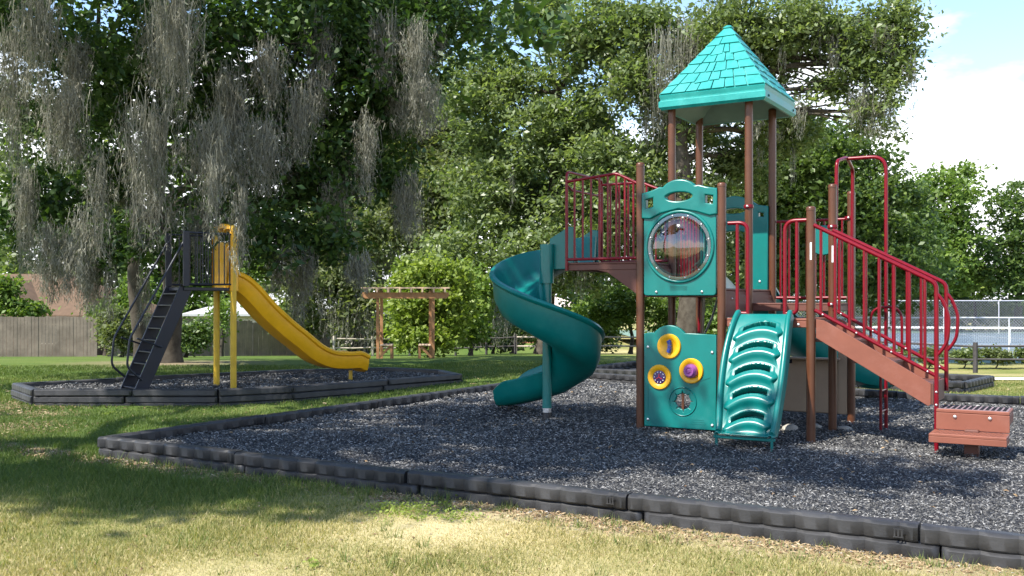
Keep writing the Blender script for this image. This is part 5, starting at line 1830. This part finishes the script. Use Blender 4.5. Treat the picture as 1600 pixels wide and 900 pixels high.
tree("live_oak", "second dark oak trunk standing behind the navy ladder", tb2, [tb2, tb2 + Vector((-.2, -.2, 2.4)), tb2 + Vector((.2, -1, 5.0)), tb2 + Vector((0, -3, 8))], 0.21,
     up_lobes, 420, 46, 0.30, 'leaf_oak', 1.0, None, .2, .6, 3)
# --- an oak standing left of the photographer; it throws the shade over grass and mulch ------------
SHADE = []
for (gx, gy, rx, ry) in ((-4.4, 8.0, 1.4, .8), (-2.3, 7.7, 1.2, .6), (-.7, 7.5, .8, .4), (-5.9, 9.8, 1.1, .5), (-7.6, 12.6, .8, .7), (-1.6, 9.7, 1.5, 1.0), (.3, 10.4, 1.3, 1.0), (-.2, 12.4, 1.7, 1.5),
                         (1.2, 9.0, .9, .6), (1.3, 11.3, .9, .8), (-3.0, 12.0, 1.2, .7), (2.3, 8.7, .6, .3), (-4.9, 15.2, 1.0, .8), (2.3, 12.4, .9, .8), (3.0, 7.9, .5, .25), (.2, 8.6, .6, .4)):
    hz = 9.0 + random.uniform(-.5, .6)
    SHADE.append((np.array([gx + SUN.x / SUN.z * hz, gy + SUN.y / SUN.z * hz, hz]), np.array([rx, ry, .55])))
tb3 = Vector((-13.5, 6.0, -.06))
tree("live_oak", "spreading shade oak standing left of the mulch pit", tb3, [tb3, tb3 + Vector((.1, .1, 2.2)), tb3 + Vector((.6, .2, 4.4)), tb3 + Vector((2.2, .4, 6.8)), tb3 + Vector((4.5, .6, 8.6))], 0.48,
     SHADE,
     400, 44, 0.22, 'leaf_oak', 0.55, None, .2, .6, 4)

# --- the tall oak behind the play structure --------------------------------------------------------
tc_ = Vector((at(1075, 500, 42).x, 42, terrain(7.4, 42)))
c_lobes = [lobe(760, 150, 90, 80, 46), lobe(800, 300, 110, 90, 47), lobe(880, 200, 110, 90, 45), lobe(900, 380, 120, 80, 44), lobe(960, 290, 90, 90, 43), lobe(720, 420, 80, 60, 46),
           lobe(1000, 130, 60, 60, 42), lobe(930, 60, 70, 60, 43), lobe(850, 30, 60, 40, 45), lobe(1000, 40, 60, 50, 42)]
r_lobes = [lobe(1150, 40, 90, 55, 40), lobe(1240, 30, 80, 45, 39), lobe(1320, 50, 75, 50, 39), lobe(1380, 110, 50, 55, 38.5), lobe(1370, 180, 50, 40, 38.5), lobe(1090, 90, 60, 70, 42), lobe(1180, 110, 50, 40, 41), lobe(1290, 140, 55, 25, 39), lobe(1060, 200, 70, 60, 43), lobe(1400, 40, 28, 45, 38.5), lobe(1220, 85, 60, 35, 40), lobe(1195, 165, 45, 50, 41), lobe(1235, 205, 60, 45, 42), lobe(1385, 60, 45, 60, 38.5), lobe(1345, 95, 45, 50, 38.8)]
cm = [drape(1365, 130, 210, 40, 38), drape(1340, 150, 200, 20, 38), drape(1392, 150, 215, 22, 38), drape(1040, 40, 170, 44, 40), drape(1075, 20, 150, 36, 40), drape(1110, 0, 100, 30, 41), drape(1025, 100, 230, 30, 41)]
rr_ = random.Random(5)
for k in range(40):
    l = (c_lobes + r_lobes)[rr_.randrange(len(c_lobes + r_lobes))]
    c = l[0] + np.array([rr_.uniform(-1, 1), rr_.uniform(-1, 0), rr_.uniform(-.9, .3)]) * l[1]
    cm.append((tuple(c), rr_.uniform(.2, .6), rr_.uniform(.7, 2.0)))
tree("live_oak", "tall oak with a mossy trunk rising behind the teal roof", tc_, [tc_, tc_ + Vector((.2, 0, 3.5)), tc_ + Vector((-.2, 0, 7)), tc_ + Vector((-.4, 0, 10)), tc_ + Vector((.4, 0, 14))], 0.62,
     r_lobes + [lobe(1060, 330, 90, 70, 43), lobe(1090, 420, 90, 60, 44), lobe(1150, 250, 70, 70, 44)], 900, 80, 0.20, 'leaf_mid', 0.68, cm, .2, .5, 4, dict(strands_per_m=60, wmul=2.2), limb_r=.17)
td = Vector((at(850, 500, 46).x, 46, terrain(1.5, 46)))
tree("oak_tree", "sunlit pale-green oak filling the middle behind the spiral slide", td, [td, td + Vector((.2, 0, 3)), td + Vector((.4, -.5, 7)), td + Vector((.6, -.8, 12))], 0.40,
     c_lobes, 1100, 80, 0.24, 'leaf_mid', 0.82, [drape(880, 380, 440, 26, 43), drape(905, 400, 470, 20, 43), drape(920, 380, 450, 24, 43), drape(780, 470, 540, 40, 45), drape(745, 440, 540, 30, 45)], .2, .5, 4, dict(strands_per_m=55, wmul=2.2))
te = Vector((at(1290, 490, 50).x, 50, terrain(15, 50)))
tree("broadleaf_tree", "dense dark-green tree between the roof and the maroon climbing loop", te, [te, te + Vector((0, 0, 3)), te + Vector((.2, 0, 6)), te + Vector((.1, 0, 8.5))], 0.35,
     [lobe(1230, 300, 90, 80, 48), lobe(1290, 330, 90, 80, 49), lobe(1250, 410, 110, 70, 48), lobe(1360, 380, 90, 80, 50), lobe(1180, 400, 70, 70, 48), lobe(1340, 300, 70, 50, 50), lobe(1390, 440, 80, 50, 51), lobe(1240, 240, 70, 50, 48), lobe(1420, 400, 60, 60, 52), lobe(1200, 250, 50, 60, 48), lobe(1300, 270, 50, 45, 49), lobe(1290, 225, 55, 40, 49), lobe(1345, 250, 55, 42, 50), lobe(1405, 310, 55, 50, 51)],
     960, 72, 0.25, 'leaf_dark', 0.85, None, .2, .55, 3)
tf = Vector((at(560, 500, 55).x, 55, terrain(-8, 55)))
tree("oak_tree", "mossy grey-green oak behind the pergola", tf, [tf, tf + Vector((.3, 0, 3)), tf + Vector((0, 0, 7)), tf + Vector((.3, 0, 12))], 0.45,
     [lobe(560, 380, 80, 60, 52), lobe(640, 340, 80, 70, 53), lobe(500, 430, 70, 60, 52), lobe(620, 240, 80, 70, 55), lobe(700, 300, 80, 70, 53), lobe(560, 470, 60, 50, 52), lobe(660, 180, 80, 70, 55), lobe(720, 220, 70, 60, 54), lobe(470, 490, 50, 40, 53), lobe(530, 300, 70, 70, 56)],
     760, 74, 0.26, 'leaf_grey', 0.9, [drape(540, 470, 545, 40, 51), drape(575, 480, 550, 30, 51), drape(610, 380, 470, 40, 52), drape(510, 430, 520, 30, 51), drape(660, 330, 420, 30, 52)], .25, .5, 3, dict(strands_per_m=50, wmul=2.6))

def simple_tree(name, label, px, Z, lobes, leaf, lm, ncl, per, tr=.22, cr=.8, group=None, cat="tree"):
    x = (px - 800) / FPX * Z
    b = Vector((x, Z, terrain(x, Z)))
    top = max(l[0][2] for l in lobes)
    hh = max(.4, top - b.z)
    return tree(name, label, b, [b, b + Vector((.1, 0, hh * .35)), b + Vector((-.1, 0, hh * .7)), b + Vector((0, 0, hh * .95))], tr, lobes, ncl, per, leaf, lm, cr, None, .1, .6, 3, cat=cat, group=group)
simple_tree("broadleaf_tree", "bright fresh-green tree right of the climbing loop", 1475, 88, [lobe(1470, 300, 55, 45, 85), lobe(1440, 340, 60, 50, 86), lobe(1500, 350, 50, 60, 85), lobe(1460, 410, 70, 60, 86), lobe(1510, 290, 25, 40, 86)], .36, 'leaf_bright', 260, 46, .35, 1.1)
simple_tree("broadleaf_tree", "green tree at the right edge of the picture", 1590, 88, [lobe(1590, 320, 50, 45, 86), lobe(1560, 380, 60, 60, 87), lobe(1620, 390, 60, 70, 86), lobe(1590, 440, 70, 40, 87)], .36, 'leaf_dark', 230, 46, .35, 1.1)
simple_tree("small_tree", "yellow-green young tree behind the tennis court fence", 1522, 89, [lobe(1520, 425, 36, 26, 87.5), lobe(1505, 448, 40, 20, 87.5), lobe(1545, 445, 34, 22, 87.5)], .30, 'leaf_lime', 120, 46, .16, .8)
simple_tree("broadleaf_tree", "dark tree behind the stair rails by the court fence", 1420, 92, [lobe(1400, 440, 60, 45, 90), lobe(1450, 455, 60, 40, 90)], .36, 'leaf_dark', 130, 44, .3, 1.1)
simple_tree("lime_shrub", "big rounded lime-green shrub behind the pergola", 672, 39, [lobe(668, 440, 55, 40, 38), lobe(640, 480, 40, 45, 38), lobe(700, 480, 40, 50, 38), lobe(665, 520, 60, 36, 38), lobe(715, 440, 24, 30, 38.5)], .17, 'leaf_lime', 330, 60, .12, .5, cat="shrub")
simple_tree("small_tree", "green leafy sapling right of the lime shrub", 735, 42, [lobe(725, 500, 40, 45, 41), lobe(745, 460, 30, 40, 42)], .18, 'leaf_bright', 110, 50, .10, .5)
# clipped shrubs by the left fence
simple_tree("round_shrub", "rounded olive shrub left of the oak trunk", 190, 40, [lobe(190, 525, 38, 34, 39.5), lobe(175, 505, 26, 20, 39.5), lobe(210, 500, 22, 18, 40)], .14, 'leaf_grey', 120, 60, .08, .4, cat="shrub")
simple_tree("round_shrub", "dark clipped shrub between the oak trunk and the yellow poles", 290, 38, [lobe(290, 530, 38, 26, 37.5), lobe(310, 520, 22, 20, 37.5)], .12, 'leaf_dark', 110, 60, .08, .35, cat="shrub")
simple_tree("leafy_shrub", "bright leafy shrub at the left edge above the fence", 25, 50, [lobe(5, 455, 18, 30, 48), lobe(40, 486, 26, 12, 48), lobe(-25, 470, 26, 40, 48)], .2, 'leaf_bright', 150, 50, .12, .6, cat="shrub")
simple_tree("leafy_shrub", "light green shrub beside the brown-roofed house", 165, 52, [lobe(160, 488, 22, 12, 50), lobe(188, 478, 22, 20, 51), lobe(212, 450, 20, 24, 52)], .2, 'leaf_bright', 110, 50, .12, .6, cat="shrub")
simple_tree("leafy_shrub", "tangled shrub growing between the two yellow poles far behind", 345, 46, [lobe(345, 490, 22, 40, 46), lobe(370, 440, 30, 30, 47), lobe(400, 420, 30, 36, 48)], .16, 'leaf_bright', 90, 40, .10, .5, cat="shrub")
simple_tree("leafy_shrub", "green shrub behind the pale rail fence by the spiral slide", 985, 54, [lobe(940, 490, 50, 30, 53), lobe(985, 480, 40, 40, 53), lobe(1040, 490, 40, 34, 53)], .22, 'leaf_bright', 150, 46, .12, .6, cat="shrub")
simple_tree("leafy_shrub", "low green shrub in front of the pink-walled house", 800, 56, [lobe(800, 520, 26, 16, 55), lobe(840, 525, 20, 12, 55)], .2, 'leaf_mid', 60, 40, .08, .5, cat="shrub")
# hedge plants along the dark rail fence by the court
for i, px in enumerate((1395, 1450, 1505, 1555, 1602)):
    simple_tree("hedge_plant", ["low hedge plant behind the stair rails, leftmost of the row by the court", "low hedge plant just right of the stair's rail loops", "low hedge plant just left of the dark fence post", "low hedge plant just right of the dark fence post", "low hedge plant at the right edge of the picture"][i], px, 39.5,
                [lobe(px, 553, 26, 9, 39.5), lobe(px + 8, 560, 18, 8, 39.5)], .12, 'leaf_grey' if i % 2 else 'leaf_mid', 46, 46, .03, .26, group="hedge plants along the court", cat="shrub")
# trees farther back close the view
far = [(-520, 230, 'leaf_mid', "tree beyond the left end of the board fence"), (-300, 180, 'leaf_dark', "dark tree left of the brown-roofed house"), (-90, 200, 'leaf_bright', "pale tree far behind the left house"), (90, 130, 'leaf_mid', "tree rising behind the brown roof"), (250, 200, 'leaf_bright', "bright tree far behind the oak trunk"), (420, 110, 'leaf_mid', "tree far behind the yellow slide's chute"),
       (590, 130, 'leaf_mid', "tall tree far behind the pergola"), (770, 200, 'leaf_dark', "tall dark tree far behind the pink-walled house"), (960, 220, 'leaf_dark', "dark tree far behind the maroon barrier"), (1130, 250, 'leaf_mid', "tree far behind the bubble window panel"), (1290, 300, 'leaf_mid', "tree far behind the brown stair posts"), (1400, 345, 'leaf_bright', "tree far behind the climbing pole"), (1720, 330, 'leaf_dark', "tree beyond the right edge of the court")]
for i, (px, top, lm, lb) in enumerate(far):
    Z = 96 + (i % 3) * 5
    lbs = []
    y = top + 50
    while y < 480:
        lbs += [lobe(px - 55, y + 20, 75, 50, Z), lobe(px + 55, y, 75, 50, Z - 1)]
        y += 75
    lbs.append(lobe(px, 480, 110, 45, Z - 3))
    simple_tree("broadleaf_tree", lb, px, Z, lbs, .55, lm, 100 + 40 * len(lbs), 32, .4, 1.6, group="trees closing the view")
# understory along the back of the lawn
for i, (px, w, lm, lb) in enumerate(((465, 50, 'leaf_dark', "dark undergrowth behind the yellow slide's exit"), (560, 50, 'leaf_grey', "grey-green undergrowth left of the pergola"), (770, 45, 'leaf_mid', "undergrowth behind the dark rail fence"),
                                     (905, 55, 'leaf_dark', "dark undergrowth right of the spiral slide"), (1085, 60, 'leaf_bright', "light undergrowth seen under the high deck"), (1190, 60, 'leaf_mid', "undergrowth seen behind the climber"))):
    simple_tree("undergrowth", lb, px, 60, [lobe(px - w * .5, 515, w * .6, 34, 60), lobe(px + w * .5, 520, w * .6, 30, 60), lobe(px, 490, w * .6, 30, 61)], .24, lm, 150, 46, .10, .75, cat="shrub", group="undergrowth behind the lawn")
for i, (px, lb) in enumerate(((1380, "dark hedge behind the court seen through the stair rails"), (1480, "dark hedge behind the court right of the stair rails"), (1580, "dark hedge behind the court at the right edge"))):
    simple_tree("court_hedge", lb, px, 92, [lobe(px - 30, 492, 45, 24, 91), lobe(px + 30, 492, 45, 24, 91)], .36, 'leaf_dark', 120, 44, .12, 1.0, cat="hedge", group="hedge behind the court")
